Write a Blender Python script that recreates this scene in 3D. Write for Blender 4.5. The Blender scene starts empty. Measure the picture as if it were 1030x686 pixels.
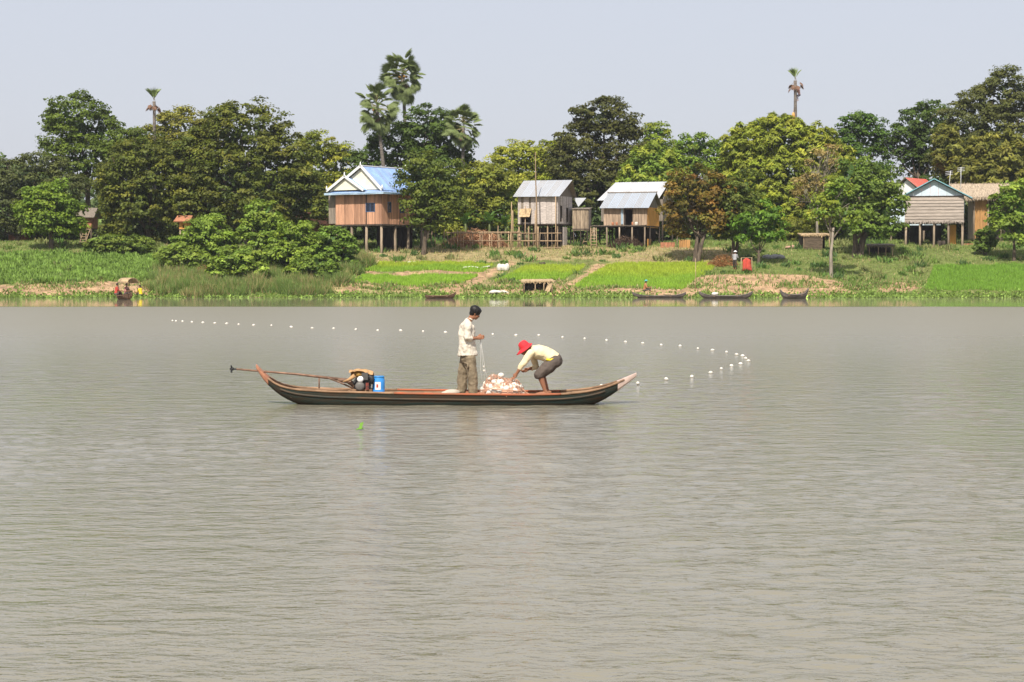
import bpy, math, random
import numpy as np
from mathutils import Vector, Matrix

# ------------------------------------------------------------------ camera, sky, sun, exposure
S = bpy.context.scene
COL = S.collection
W0, H0, F = 1030.0, 686.0, 1900.0
HORIZON, CAM_H = 267.4, 2.63
PITCH = math.atan((H0/2-HORIZON)/F)
cam_data = bpy.data.cameras.new('camera'); cam = bpy.data.objects.new('camera', cam_data); COL.objects.link(cam)
cam.location = (0, 0, CAM_H); cam.rotation_euler = (math.radians(90)-PITCH, 0, 0)
cam_data.sensor_width = 36; cam_data.lens = F/W0*36; cam_data.clip_end = 9000; cam_data.clip_start = 0.1
S.camera = cam
SUN_EL, SUN_AZ = math.radians(48), math.radians(192)       # azimuth clockwise from +Y: behind the camera, to the left
world = bpy.data.worlds.new('World'); S.world = world; world.use_nodes = True
wn, wl = world.node_tree.nodes, world.node_tree.links
bgn = wn['Background']; sky = wn.new('ShaderNodeTexSky'); sky.sky_type = 'NISHITA'; sky.sun_disc = False
sky.sun_elevation = SUN_EL; sky.sun_rotation = SUN_AZ; sky.air_density = 1.0; sky.dust_density = 3.0; sky.ozone_density = 1.5
hz = wn.new('ShaderNodeMixRGB'); hz.blend_type = 'MIX'; hz.inputs[0].default_value = 0.72
hz.inputs[2].default_value = (6.6, 6.75, 7.5, 1)             # even pale humid haze over the whole sky
wl.new(sky.outputs[0], hz.inputs[1]); wl.new(hz.outputs[0], bgn.inputs[0]); bgn.inputs[1].default_value = 0.095
sun_d = bpy.data.lights.new('sun', 'SUN'); sun_d.energy = 5.0; sun_d.angle = math.radians(0.6); sun_d.color = (1, 0.93, 0.82)
sun = bpy.data.objects.new('sun', sun_d); COL.objects.link(sun)
sv = Vector((math.sin(SUN_AZ)*math.cos(SUN_EL), math.cos(SUN_AZ)*math.cos(SUN_EL), math.sin(SUN_EL)))
sun.rotation_euler = sv.to_track_quat('Z', 'Y').to_euler()
S.view_settings.view_transform = 'Standard'; S.view_settings.look = 'None'; S.view_settings.exposure = 0.3; S.view_settings.gamma = 1
S.render.engine = 'CYCLES'; S.cycles.max_bounces = 6; S.cycles.diffuse_bounces = 3; S.cycles.glossy_bounces = 3; S.cycles.transmission_bounces = 3; S.cycles.volume_bounces = 0; S.cycles.transparent_max_bounces = 4
S.render.resolution_x, S.render.resolution_y = 1024, 682

# ------------------------------------------------------------------ helpers
rng = np.random.default_rng(7); random.seed(7)
sP, cP = math.sin(PITCH), math.cos(PITCH)
def pix(x, y, Y):
    """a photo pixel at a known distance Y from the camera"""
    u, v = (x-W0/2)/F, (H0/2-y)/F
    t = Y/(cP+v*sP)
    return Vector((u*t, Y, CAM_H+(-sP+v*cP)*t))
def mpx(n, Y): return n*Y/F

def tag(o, label=None, cat=None, group=None, kind=None):
    if label: o['label'] = label
    if cat: o['category'] = cat
    if group: o['group'] = group
    if kind: o['kind'] = kind
    return o
def empty(name, loc, rz=0.0):
    o = bpy.data.objects.new(name, None); COL.objects.link(o); o.location = loc; o.rotation_euler = (0, 0, rz); o.empty_display_size = .1
    return o
def link(name, me, mat=None, parent=None, loc=None):
    o = bpy.data.objects.new(name, me); COL.objects.link(o)
    if mat is not None and len(me.materials) == 0: me.materials.append(mat)
    if parent: o.parent = parent
    if loc is not None: o.location = loc
    return o
def mesh_np(name, V, Fc, smooth=False, col=None):
    """V (n,3), Fc (m,k)"""
    V = np.asarray(V, np.float32); Fc = np.asarray(Fc, np.int32); m, k = Fc.shape
    me = bpy.data.meshes.new(name)
    me.vertices.add(len(V)); me.vertices.foreach_set('co', V.ravel())
    me.loops.add(m*k); me.loops.foreach_set('vertex_index', Fc.ravel())
    me.polygons.add(m); me.polygons.foreach_set('loop_start', np.arange(0, m*k, k, dtype=np.int32))
    if smooth: me.polygons.foreach_set('use_smooth', np.ones(m, bool))
    if col is not None:
        a = me.color_attributes.new('col', 'FLOAT_COLOR', 'POINT')
        c = np.ones((len(V), 4), np.float32); c[:, :3] = col
        a.data.foreach_set('color', c.ravel())
    me.update(calc_edges=True)
    return me

class MB:
    def __init__(s): s.v = []; s.f = []; s.sm = []
    def add(s, vs, fs, smooth=False):
        n = len(s.v); s.v += [tuple(v) for v in vs]; s.f += [tuple(i+n for i in f) for f in fs]; s.sm += [smooth]*len(fs); return s
    def box(s, c, d, rot=None):
        c = Vector(c); h = Vector(d)/2; vs = []
        for x in (-1, 1):
            for y in (-1, 1):
                for z in (-1, 1):
                    p = Vector((x*h.x, y*h.y, z*h.z)); vs.append(c+(rot @ p if rot else p))
        return s.add(vs, [(0, 1, 3, 2), (4, 6, 7, 5), (0, 4, 5, 1), (2, 3, 7, 6), (0, 2, 6, 4), (1, 5, 7, 3)])
    def hexa(s, p):
        """8 corners: bottom 4 counter-clockwise then top 4"""
        return s.add(p, [(3, 2, 1, 0), (4, 5, 6, 7), (0, 1, 5, 4), (1, 2, 6, 5), (2, 3, 7, 6), (3, 0, 4, 7)])
    def slab(s, q, t):
        """quad q (4 points) given thickness t along its normal"""
        q = [Vector(p) for p in q]; n = (q[1]-q[0]).cross(q[3]-q[0]).normalized()*t
        return s.hexa([p-n for p in q]+q)
    def prism(s, poly, n):
        """flat polygon (list of points) extruded by vector n"""
        p = [Vector(a) for a in poly]; n = Vector(n); k = len(p)
        return s.add(p+[a+n for a in p], [tuple(range(k-1, -1, -1)), tuple(range(k, 2*k))]+[(i, (i+1) % k, k+(i+1) % k, k+i) for i in range(k)])
    def tube(s, pts, rad, n=6, caps=True, smooth=True, flat=None):
        pts = [Vector(p) for p in pts]; m = len(pts)
        if not hasattr(rad, '__len__'): rad = [rad]*m
        vs = []; a = None
        for i, p in enumerate(pts):
            d = (pts[min(i+1, m-1)]-pts[max(i-1, 0)]); d = d.normalized() if d.length > 1e-9 else Vector((0, 0, 1))
            if a is None:
                a = Vector((0, 1, 0)) if abs(d.y) < .9 else Vector((1, 0, 0))
            a = (a-d*a.dot(d)).normalized(); b = d.cross(a)
            r = rad[i]; ra, rb = (r if hasattr(r, '__len__') else (r, r))
            for k in range(n):
                t = 2*math.pi*k/n; vs.append(p+a*(ra*math.cos(t))+b*(rb*math.sin(t)))
        fs = [(i*n+k, i*n+(k+1) % n, (i+1)*n+(k+1) % n, (i+1)*n+k) for i in range(m-1) for k in range(n)]
        s.add(vs, fs, smooth)
        if caps:
            b0 = len(s.v)-len(vs)
            s.f += [tuple(b0+k for k in range(n-1, -1, -1)), tuple(b0+(m-1)*n+k for k in range(n))]; s.sm += [False, False]
        return s
    def ball(s, c, r, rings=7, seg=10, rot=None, smooth=True):
        c = Vector(c); r = Vector(r) if hasattr(r, '__len__') else Vector((r, r, r)); vs = []; fs = []
        for i in range(rings+1):
            th = math.pi*i/rings
            for k in range(seg):
                ph = 2*math.pi*k/seg
                p = Vector((r.x*math.sin(th)*math.cos(ph), r.y*math.sin(th)*math.sin(ph), r.z*math.cos(th)))
                vs.append(c+(rot @ p if rot else p))
        for i in range(rings):
            for k in range(seg): fs.append((i*seg+k, (i+1)*seg+k, (i+1)*seg+(k+1) % seg, i*seg+(k+1) % seg))
        return s.add(vs, fs, smooth)
    def capsule(s, pts, rad, n=10):
        """tube with rounded ends, for bodies that get remeshed"""
        s.tube(pts, rad, n)
        for p, r in ((pts[0], rad[0]), (pts[-1], rad[-1])):
            s.ball(p, min(r) if hasattr(r, '__len__') else r, 6, n)
        return s
    def lathe(s, prof, n=16, M=None, smooth=True):
        """profile [(r,z)] about local z"""
        vs = []
        for r, z in prof:
            for k in range(n):
                p = Vector((r*math.cos(2*math.pi*k/n), r*math.sin(2*math.pi*k/n), z)); vs.append(M @ p if M else p)
        m = len(prof)
        return s.add(vs, [(i*n+k, i*n+(k+1) % n, (i+1)*n+(k+1) % n, (i+1)*n+k) for i in range(m-1) for k in range(n)], smooth)
    def mesh(s, name):
        me = bpy.data.meshes.new(name); me.from_pydata(s.v, [], s.f); me.polygons.foreach_set('use_smooth', s.sm); me.update(); return me
    def build(s, name, mat, parent=None, loc=None, org=None):
        if org is not None:
            org = Vector(org); s.v = [tuple(Vector(v)-org) for v in s.v]
        return link(name, s.mesh(name), mat, parent, loc)

# ------------------------------------------------------------------ materials
def nodes(m):
    m.use_nodes = True; nt = m.node_tree; return nt.nodes, nt.links, nt.nodes['Principled BSDF']
MATS = {}
def mat(name, c, rough=.8, var=.25, scale=(3, 3, 3), bump=.0, metal=0., c2=None, objvar=0., spec=.3, fine=None):
    """procedural: colour c broken by noise towards c2, value shift per object"""
    if name in MATS: return MATS[name]
    m = bpy.data.materials.new(name); n, l, p = nodes(m)
    tc = n.new('ShaderNodeTexCoord'); mp = n.new('ShaderNodeMapping'); mp.inputs['Scale'].default_value = scale
    l.new(tc.outputs['Object'], mp.inputs[0])
    oi = n.new('ShaderNodeObjectInfo'); addv = n.new('ShaderNodeVectorMath'); addv.operation = 'ADD'
    sc = n.new('ShaderNodeMath'); sc.operation = 'MULTIPLY'; sc.inputs[1].default_value = 50; l.new(oi.outputs['Random'], sc.inputs[0])
    l.new(mp.outputs[0], addv.inputs[0]); l.new(sc.outputs[0], addv.inputs[1])
    nz = n.new('ShaderNodeTexNoise'); nz.inputs['Scale'].default_value = 1; nz.inputs['Detail'].default_value = 6; nz.inputs['Roughness'].default_value = .65
    l.new(addv.outputs[0], nz.inputs[0])
    if c2 is None: c2 = tuple(v*(1-var*1.6) for v in c)
    rp = n.new('ShaderNodeValToRGB'); rp.color_ramp.elements[0].position = .33; rp.color_ramp.elements[1].position = .67
    rp.color_ramp.elements[0].color = (*c2, 1); rp.color_ramp.elements[1].color = (*c, 1); l.new(nz.outputs[0], rp.inputs[0])
    out = rp.outputs[0]
    if objvar:
        mr = n.new('ShaderNodeMapRange'); mr.inputs[3].default_value = 1-objvar; mr.inputs[4].default_value = 1+objvar; l.new(oi.outputs['Random'], mr.inputs[0])
        mx = n.new('ShaderNodeVectorMath'); mx.operation = 'SCALE'; l.new(out, mx.inputs[0]); l.new(mr.outputs[0], mx.inputs['Scale']); out = mx.outputs[0]
    l.new(out, p.inputs['Base Color']); p.inputs['Roughness'].default_value = rough; p.inputs['Metallic'].default_value = metal
    p.inputs['Specular IOR Level'].default_value = spec
    if bump:
        b = n.new('ShaderNodeBump'); b.inputs['Strength'].default_value = bump; b.inputs['Distance'].default_value = .02
        l.new(nz.outputs[0], b.inputs['Height']); l.new(b.outputs[0], p.inputs['Normal'])
    MATS[name] = m; return m
def leaf_mat(name, transl=.35, rough=.55):
    m = bpy.data.materials.new(name); n, l, p = nodes(m)
    at = n.new('ShaderNodeAttribute'); at.attribute_name = 'col'
    l.new(at.outputs['Color'], p.inputs['Base Color']); p.inputs['Roughness'].default_value = rough; p.inputs['Specular IOR Level'].default_value = .25
    tr = n.new('ShaderNodeBsdfTranslucent'); hs = n.new('ShaderNodeVectorMath'); hs.operation = 'MULTIPLY'; hs.inputs[1].default_value = (1.15, 1.15, .6)
    l.new(at.outputs['Color'], hs.inputs[0]); l.new(hs.outputs[0], tr.inputs[0])
    mx = n.new('ShaderNodeMixShader'); mx.inputs[0].default_value = transl; l.new(p.outputs[0], mx.inputs[1]); l.new(tr.outputs[0], mx.inputs[2])
    l.new(mx.outputs[0], n['Material Output'].inputs[0]); return m
LEAF = leaf_mat('leaf'); GRASS = leaf_mat('grass_blade', .3, .7)
BARK = mat('bark', (.17, .13, .095), .95, .45, (6, 6, 1.5), .6)
BARK_PALE = mat('pale_bark', (.34, .29, .23), .95, .35, (6, 6, 1.5), .5)
BARK_PALM = mat('palm_bark', (.22, .19, .165), .95, .4, (2, 2, 9), .6)
TEAK = mat('teak_board', (.62, .335, .21), .75, .25, (9, 9, .8), .3, objvar=.3)
GREYWOOD = mat('grey_wood', (.30, .25, .20), .9, .35, (9, 9, .8), .4, objvar=.2)
POSTWOOD = mat('post_wood', (.36, .28, .2), .9, .4, (7, 7, 1), .4, objvar=.25)
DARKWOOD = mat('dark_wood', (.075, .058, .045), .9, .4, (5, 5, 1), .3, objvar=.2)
BAMBOO = mat('bamboo', (.44, .31, .19), .7, .3, (5, 5, 2), .2, objvar=.25)
MATTING = mat('woven_matting', (.60, .53, .49), .95, .3, (3, 3, 12), .5, objvar=.12)
THATCHW = mat('thatch_wall', (.47, .40, .345), 1, .3, (1.2, 1.2, 18), .7, objvar=.1)
THATCH = mat('thatch_roof', (.50, .40, .29), 1, .4, (9, 2, 2), .8, objvar=.1)
STRAW = mat('straw', (.56, .41, .24), 1, .35, (6, 6, 6), .6)
TIN = mat('tin_sheet', (.40, .435, .49), .5, .1, (.7, .7, .7), .05, metal=.1, c2=(.35, .37, .40), objvar=.012, spec=.5)
TINB = mat('dull_tin_sheet', (.37, .425, .50), .5, .1, (.7, .7, .7), .05, metal=.1, c2=(.335, .375, .43), objvar=.012, spec=.5)
TINW = mat('new_tin_sheet', (.52, .55, .60), .45, .1, (.7, .7, .7), .05, c2=(.45, .47, .51), objvar=.03, spec=.5)
BLUEROOF = mat('blue_sheet', (.26, .43, .78), .45, .2, (1, 1, 1), .05, objvar=.07, spec=.5)
WHITEP = mat('white_paint', (.80, .80, .80), .6, .12, (2, 2, 2))
CREAM = mat('cream_paint', (.82, .78, .62), .7, .1, (2, 2, 2))
BLUEP = mat('pale_blue_paint', (.46, .60, .72), .6, .15, (2, 2, 2))
PALEBLUE = mat('pale_blue_tin', (.60, .70, .78), .55, .12, (3, 1, 3), objvar=.06)
TEAL = mat('teal_paint', (.20, .42, .48), .6, .2)
TANWOOD = mat('tan_boards', (.50, .37, .26), .9, .35, (9, 9, .8), .4, objvar=.2)
ORANGED = mat('dull_orange_board', (.50, .27, .10), .85, .3, (6, 6, 1), .2, objvar=.12)
ORANGEW = mat('orange_board', (.74, .36, .09), .8, .25, (6, 6, 1), .2, objvar=.1)
REDROOF = mat('red_tile', (.60, .11, .08), .8, .25)
TERRA = mat('terracotta_wall', (.46, .20, .11), .9, .3)
WINDARK = mat('dark_glass', (.015, .02, .04), .15, .3, spec=.5)
REDCLOTH = mat('red_cloth', (.50, .075, .05), .9, .2)
SACK = mat('white_sack', (.72, .68, .60), .85, .25, (4, 4, 4), .3)
SOILM = mat('dug_earth', (.24, .14, .08), 1, .4, (3, 3, 3), .6)

# ------------------------------------------------------------------ terrain function
PY = np.array([-900, 100, 140, 156.5, 158, 159.4, 161, 165, 172, 178, 182, 190, 210, 400, 1500, 6000])
PZ = np.array([-3.2, -3, -1.8, -.25, 0, .42, .75, 1.4, 2.6, 3.8, 4.3, 4.95, 5.3, 6, 7, 8])
def fbm(x, y, s, seed=0, octv=4):
    x = np.asarray(x, float); y = np.asarray(y, float); o = 0; a = 1; tot = 0
    r = np.random.default_rng(seed)
    for i in range(octv):
        for k in range(3):
            th = r.uniform(0, 6.28); ph = r.uniform(0, 6.28); f = s*2**i*r.uniform(.8, 1.25)
            o = o+a*np.sin((x*math.cos(th)+y*math.sin(th))*f*6.28+ph+1.3*np.sin((x*math.sin(th)-y*math.cos(th))*f*3.1+ph*2)); tot += a
        a *= .55
    return o/tot*1.8
def zt(x, y):
    x = np.asarray(x, float); y = np.asarray(y, float)
    bank = np.clip((y-154)/4, 0, 1)*np.clip((600-y)/300, 0, 1)
    off = .7*np.sin(x*.11)+.45*np.sin(x*.29+1)+.25*np.sin(x*.83)
    z = np.interp(y+off*np.clip((172-y)/12, 0, 1), PY, PZ)
    z = z+.55*np.exp(-((x-22)/6.5)**2-((y-163.5)/2.6)**2)+.25*np.exp(-((x+37)/6)**2-((y-161.5)/1.6)**2)
    return z+bank*(.12*fbm(x, y, .12, 1)+.07*fbm(x, y, .55, 2))
def ground(px, py, Y0=150.0, Y1=235.0):
    """where a photo pixel's ray meets the bank"""
    Ys = np.arange(Y0, Y1, .05); u, v = (px-W0/2)/F, (H0/2-py)/F
    t = Ys/(cP+v*sP); X = u*t; Z = CAM_H+(-sP+v*cP)*t
    hit = np.nonzero(Z <= zt(X, Ys))[0]
    i = hit[0] if len(hit) else len(Ys)-1
    return Vector((X[i], Ys[i], float(zt(X[i], Ys[i]))))
def onground(px, Y):
    x = (px-W0/2)/F*Y; return Vector((x, Y, float(zt(x, Y))))
def gpoly(pts): return np.array([ground(*p)[:2] for p in pts])
def inpoly(x, y, P):
    r = np.zeros(np.shape(x), bool); n = len(P)
    for i in range(n):
        x0, y0 = P[i]; x1, y1 = P[(i+1) % n]
        c = (y0 > y) != (y1 > y)
        r ^= c & (x < (x1-x0)*(y-y0)/(y1-y0+1e-12)+x0)
    return r
SOILP = [gpoly(p) for p in (
    [(-60, 293), (60, 286), (150, 284), (163, 275), (168, 281), (158, 299), (-60, 301)],
    [(640, 297), (690, 286), (735, 275), (800, 276), (850, 284), (862, 297), (830, 300), (640, 300)],
    [(880, 295), (885, 288), (905, 284), (925, 288), (915, 295)],
    [(345, 290), (380, 264), (388, 264), (357, 296), (340, 297)],
    [(440, 297), (490, 272), (515, 262), (522, 265), (470, 291), (455, 298)],
    [(553, 297), (575, 282), (600, 266), (612, 266), (590, 281), (572, 297)],
    [(365, 274), (490, 273), (490, 277), (365, 277)], [(345, 286), (480, 286), (470, 289), (345, 289)],
    [(500, 287), (560, 285), (570, 293), (500, 294)], [(600, 291), (700, 290), (690, 295), (600, 295)])]
DRYP = [gpoly(p) for p in ([(420, 247), (740, 250), (735, 265), (590, 265), (365, 264), (380, 252)], [(330, 281), (560, 283), (640, 290), (640, 300), (330, 300)])]
BEDP = {k: gpoly(p) for k, p in {
    'a': [(382, 264), (497, 266), (486, 273.5), (366, 273)], 'b': [(364, 277), (481, 277.5), (462, 285.5), (355, 284.5)],
    'c': [(528, 268), (589, 267.5), (566, 281.5), (497, 284)], 'd': [(612, 266.5), (722, 266), (700, 281), (688, 291), (575, 290)],
    'e': [(940, 268), (1060, 266), (1060, 292), (930, 291)]}.items()}
LEFTP = gpoly([(-60, 255), (168, 258), (165, 275), (145, 283), (60, 285), (-60, 292)])
TALLP = gpoly([(163, 268), (230, 262), (340, 262), (372, 262), (340, 290), (330, 299), (158, 299)])
def soilness(x, y):
    w = np.zeros(np.shape(x)); jx = x+.5*fbm(x, y, .25, 5); jy = y+.25*fbm(x, y, .25, 6)
    for P in SOILP: w = np.maximum(w, inpoly(jx, jy, P)*1.)
    return w
def dryness(x, y):
    jx = x+2.5*fbm(x, y, .08, 7); jy = y+1.5*fbm(x, y, .08, 8); w = np.zeros(np.shape(x))
    for P in DRYP: w = np.maximum(w, inpoly(jx, jy, P)*1.)
    return w

# ------------------------------------------------------------------ ground sheet
def axis(lo, hi, step, ends_lo, ends_hi): return np.unique(np.concatenate([ends_lo, np.arange(lo, hi+step, step), ends_hi]))
gx = axis(-75, 75, .4, [-5000, -2000, -800, -400, -250, -170, -125, -100, -85], [85, 100, 125, 170, 250, 400, 800, 2000, 5000])
gy = axis(150, 215, .35, [-900, -400, -100, 0, 60, 100, 125, 140, 146], [220, 228, 240, 260, 300, 400, 700, 1500, 3000, 6000])
GX, GY = np.meshgrid(gx, gy); GZ = zt(GX, GY)
nx, ny = len(gx), len(gy); idx = np.arange(nx*ny).reshape(ny, nx)
gf = np.stack([idx[:-1, :-1], idx[:-1, 1:], idx[1:, 1:], idx[1:, :-1]], -1).reshape(-1, 4)
so = soilness(GX, GY); dr = dryness(GX, GY); n1 = fbm(GX, GY, .15, 11)[..., None]*.5; n2 = fbm(GX, GY, .7, 12)[..., None]*.5
green = np.array([.14, .17, .05]); dry = np.array([.34, .26, .14]); soil = np.array([.37, .245, .145])
gc = green*(1-.25*n1)+(dry-green)*np.clip(dr[..., None]*.75+.3*n1+.2*n2, 0, 1)
gc = gc*(1-so[..., None])+soil*(1+.5*n2+.35*n1)*so[..., None]
gc = np.where(GZ[..., None] < .12, np.array([.20, .14, .085]), gc)
gme = mesh_np('ground', np.stack([GX, GY, GZ], -1).reshape(-1, 3), gf, True, np.clip(gc, .01, 1).reshape(-1, 3))
gm = bpy.data.materials.new('bank_earth'); n, l, p = nodes(gm)
at = n.new('ShaderNodeAttribute'); at.attribute_name = 'col'; nz = n.new('ShaderNodeTexNoise'); nz.inputs['Scale'].default_value = 2.2; nz.inputs['Detail'].default_value = 8
tc = n.new('ShaderNodeTexCoord'); l.new(tc.outputs['Object'], nz.inputs[0]); mr = n.new('ShaderNodeMapRange'); mr.inputs[1].default_value = .3; mr.inputs[2].default_value = .7; mr.inputs[3].default_value = .6; mr.inputs[4].default_value = 1.3
l.new(nz.outputs[0], mr.inputs[0]); vs = n.new('ShaderNodeVectorMath'); vs.operation = 'SCALE'; l.new(at.outputs['Color'], vs.inputs[0]); l.new(mr.outputs[0], vs.inputs['Scale']); l.new(vs.outputs[0], p.inputs['Base Color'])
p.inputs['Roughness'].default_value = 1; p.inputs['Specular IOR Level'].default_value = .1
b = n.new('ShaderNodeBump'); b.inputs['Strength'].default_value = .8; b.inputs['Distance'].default_value = .15; l.new(nz.outputs[0], b.inputs['Height']); l.new(b.outputs[0], p.inputs['Normal'])
tag(link('ground', gme, gm), kind='structure')

# ------------------------------------------------------------------ river
ys = [6.0]
while ys[-1] < 163: ys.append(ys[-1]+max(.035, min(1.0, ys[-1]**2/(F*CAM_H)*.42)))
wy = np.array([-900, -300, -100, -30, 0, 3]+ys+[166.])
NXW = 380; s_ = np.linspace(-1, 1, NXW)
halfw = np.clip(np.abs(wy)*.33+1.5, 6, 60)                       # fan of columns about as wide as the view plus a margin
WX = s_[None, :]*halfw[:, None]; far = np.array([2.2, 6, 30, 200, 900, 4000.])
WX = np.concatenate([-(halfw[:, None]+far[::-1][None]), WX, halfw[:, None]+far[None]], 1)
WY = np.repeat(wy[:, None], WX.shape[1], 1)
dY = np.gradient(wy)[:, None]; dX = (2*halfw/NXW)[:, None]
WZ = np.zeros_like(WX); wr = np.random.default_rng(3)
calm = np.clip((124+3*fbm(WX[0], WX[0]*0, .02, 4)-WY)/7, 0, 1)
gust = .85+.5*fbm(WX, WY, .05, 21, 3)
for i in range(46):
    lam = .13*1.062**i; th = math.radians(90+wr.normal(-12, 52)); k = 2*math.pi/lam; kx, ky = k*math.cos(th), k*math.sin(th)
    amp = .0018*lam**.75
    if lam > .7: amp *= (.7/lam)**1.0
    fx = np.clip((2*math.pi/(abs(kx)+1e-6)/dX-2.5)/3, 0, 1); fy = np.clip((2*math.pi/(abs(ky)+1e-6)/dY-2.5)/3, 0, 1)
    WZ += amp*fx*fy*np.sin(kx*WX+ky*WY+wr.uniform(0, 6.28)+.9*np.sin(.21*k*(WX*.6-WY*.25)+wr.uniform(0, 6.28)))
WZ *= calm*gust*((WY > 5) & (WY < 130))
WZ[:, :6] = 0; WZ[:, -6:] = 0
m_, k_ = WX.shape; idx = np.arange(m_*k_).reshape(m_, k_)
wf = np.stack([idx[:-1, :-1], idx[:-1, 1:], idx[1:, 1:], idx[1:, :-1]], -1).reshape(-1, 4)
wme = mesh_np('river', np.stack([WX, WY, WZ], -1).reshape(-1, 3), wf, True)
wm = bpy.data.materials.new('river_water'); n, l, p = nodes(wm)
p.inputs['Base Color'].default_value = (.212, .196, .146, 1); p.inputs['Roughness'].default_value = .06; p.inputs['IOR'].default_value = 1.33
geo = n.new('ShaderNodeNewGeometry'); sep = n.new('ShaderNodeSeparateXYZ'); l.new(geo.outputs['Position'], sep.inputs[0])
def wnoise(scale, rot, detail):
    mp = n.new('ShaderNodeMapping'); mp.inputs['Scale'].default_value = scale; mp.inputs['Rotation'].default_value = (0, 0, rot)
    l.new(geo.outputs['Position'], mp.inputs[0]); z = n.new('ShaderNodeTexNoise'); z.inputs['Scale'].default_value = 1; z.inputs['Detail'].default_value = detail; z.inputs['Roughness'].default_value = .55
    l.new(mp.outputs[0], z.inputs[0]); return z
za = wnoise((6, 10, 1), .35, 3); zb = wnoise((1.3, 2.3, 1), -.2, 3); zg = wnoise((.02, .05, 1), 0, 2)
ad = n.new('ShaderNodeMath'); ad.operation = 'MULTIPLY_ADD'; l.new(zb.outputs[0], ad.inputs[0]); ad.inputs[1].default_value = 2.6; l.new(za.outputs[0], ad.inputs[2])
# rippled river, sheltered flat water in the lee of the bank
sh = n.new('ShaderNodeMath'); sh.operation = 'MULTIPLY_ADD'; l.new(zg.outputs[0], sh.inputs[0]); sh.inputs[1].default_value = 8; l.new(sep.outputs['Y'], sh.inputs[2])
cm = n.new('ShaderNodeMapRange'); cm.inputs[1].default_value = 124; cm.inputs[2].default_value = 127; cm.inputs[3].default_value = 1; cm.inputs[4].default_value = .03; l.new(sh.outputs[0], cm.inputs[0])
hm = n.new('ShaderNodeMath'); hm.operation = 'MULTIPLY'; l.new(ad.outputs[0], hm.inputs[0]); l.new(cm.outputs[0], hm.inputs[1])
b = n.new('ShaderNodeBump'); b.inputs['Strength'].default_value = 1; b.inputs['Distance'].default_value = .022; l.new(hm.outputs[0], b.inputs['Height']); l.new(b.outputs[0], p.inputs['Normal'])
r1 = n.new('ShaderNodeMapRange'); r1.inputs[1].default_value = 40; r1.inputs[2].default_value = 85; r1.inputs[3].default_value = .06; r1.inputs[4].default_value = .33; l.new(sep.outputs['Y'], r1.inputs[0])
r2 = n.new('ShaderNodeMath'); r2.operation = 'MULTIPLY'; l.new(r1.outputs[0], r2.inputs[0]); l.new(cm.outputs[0], r2.inputs[1])      # ripples finer than a pixel further out; glassy in the lee
r3 = n.new('ShaderNodeMath'); r3.operation = 'ADD'; l.new(r2.outputs[0], r3.inputs[0]); r3.inputs[1].default_value = .03; l.new(r3.outputs[0], p.inputs['Roughness'])
tag(link('river', wme, wm), kind='structure')

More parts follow.
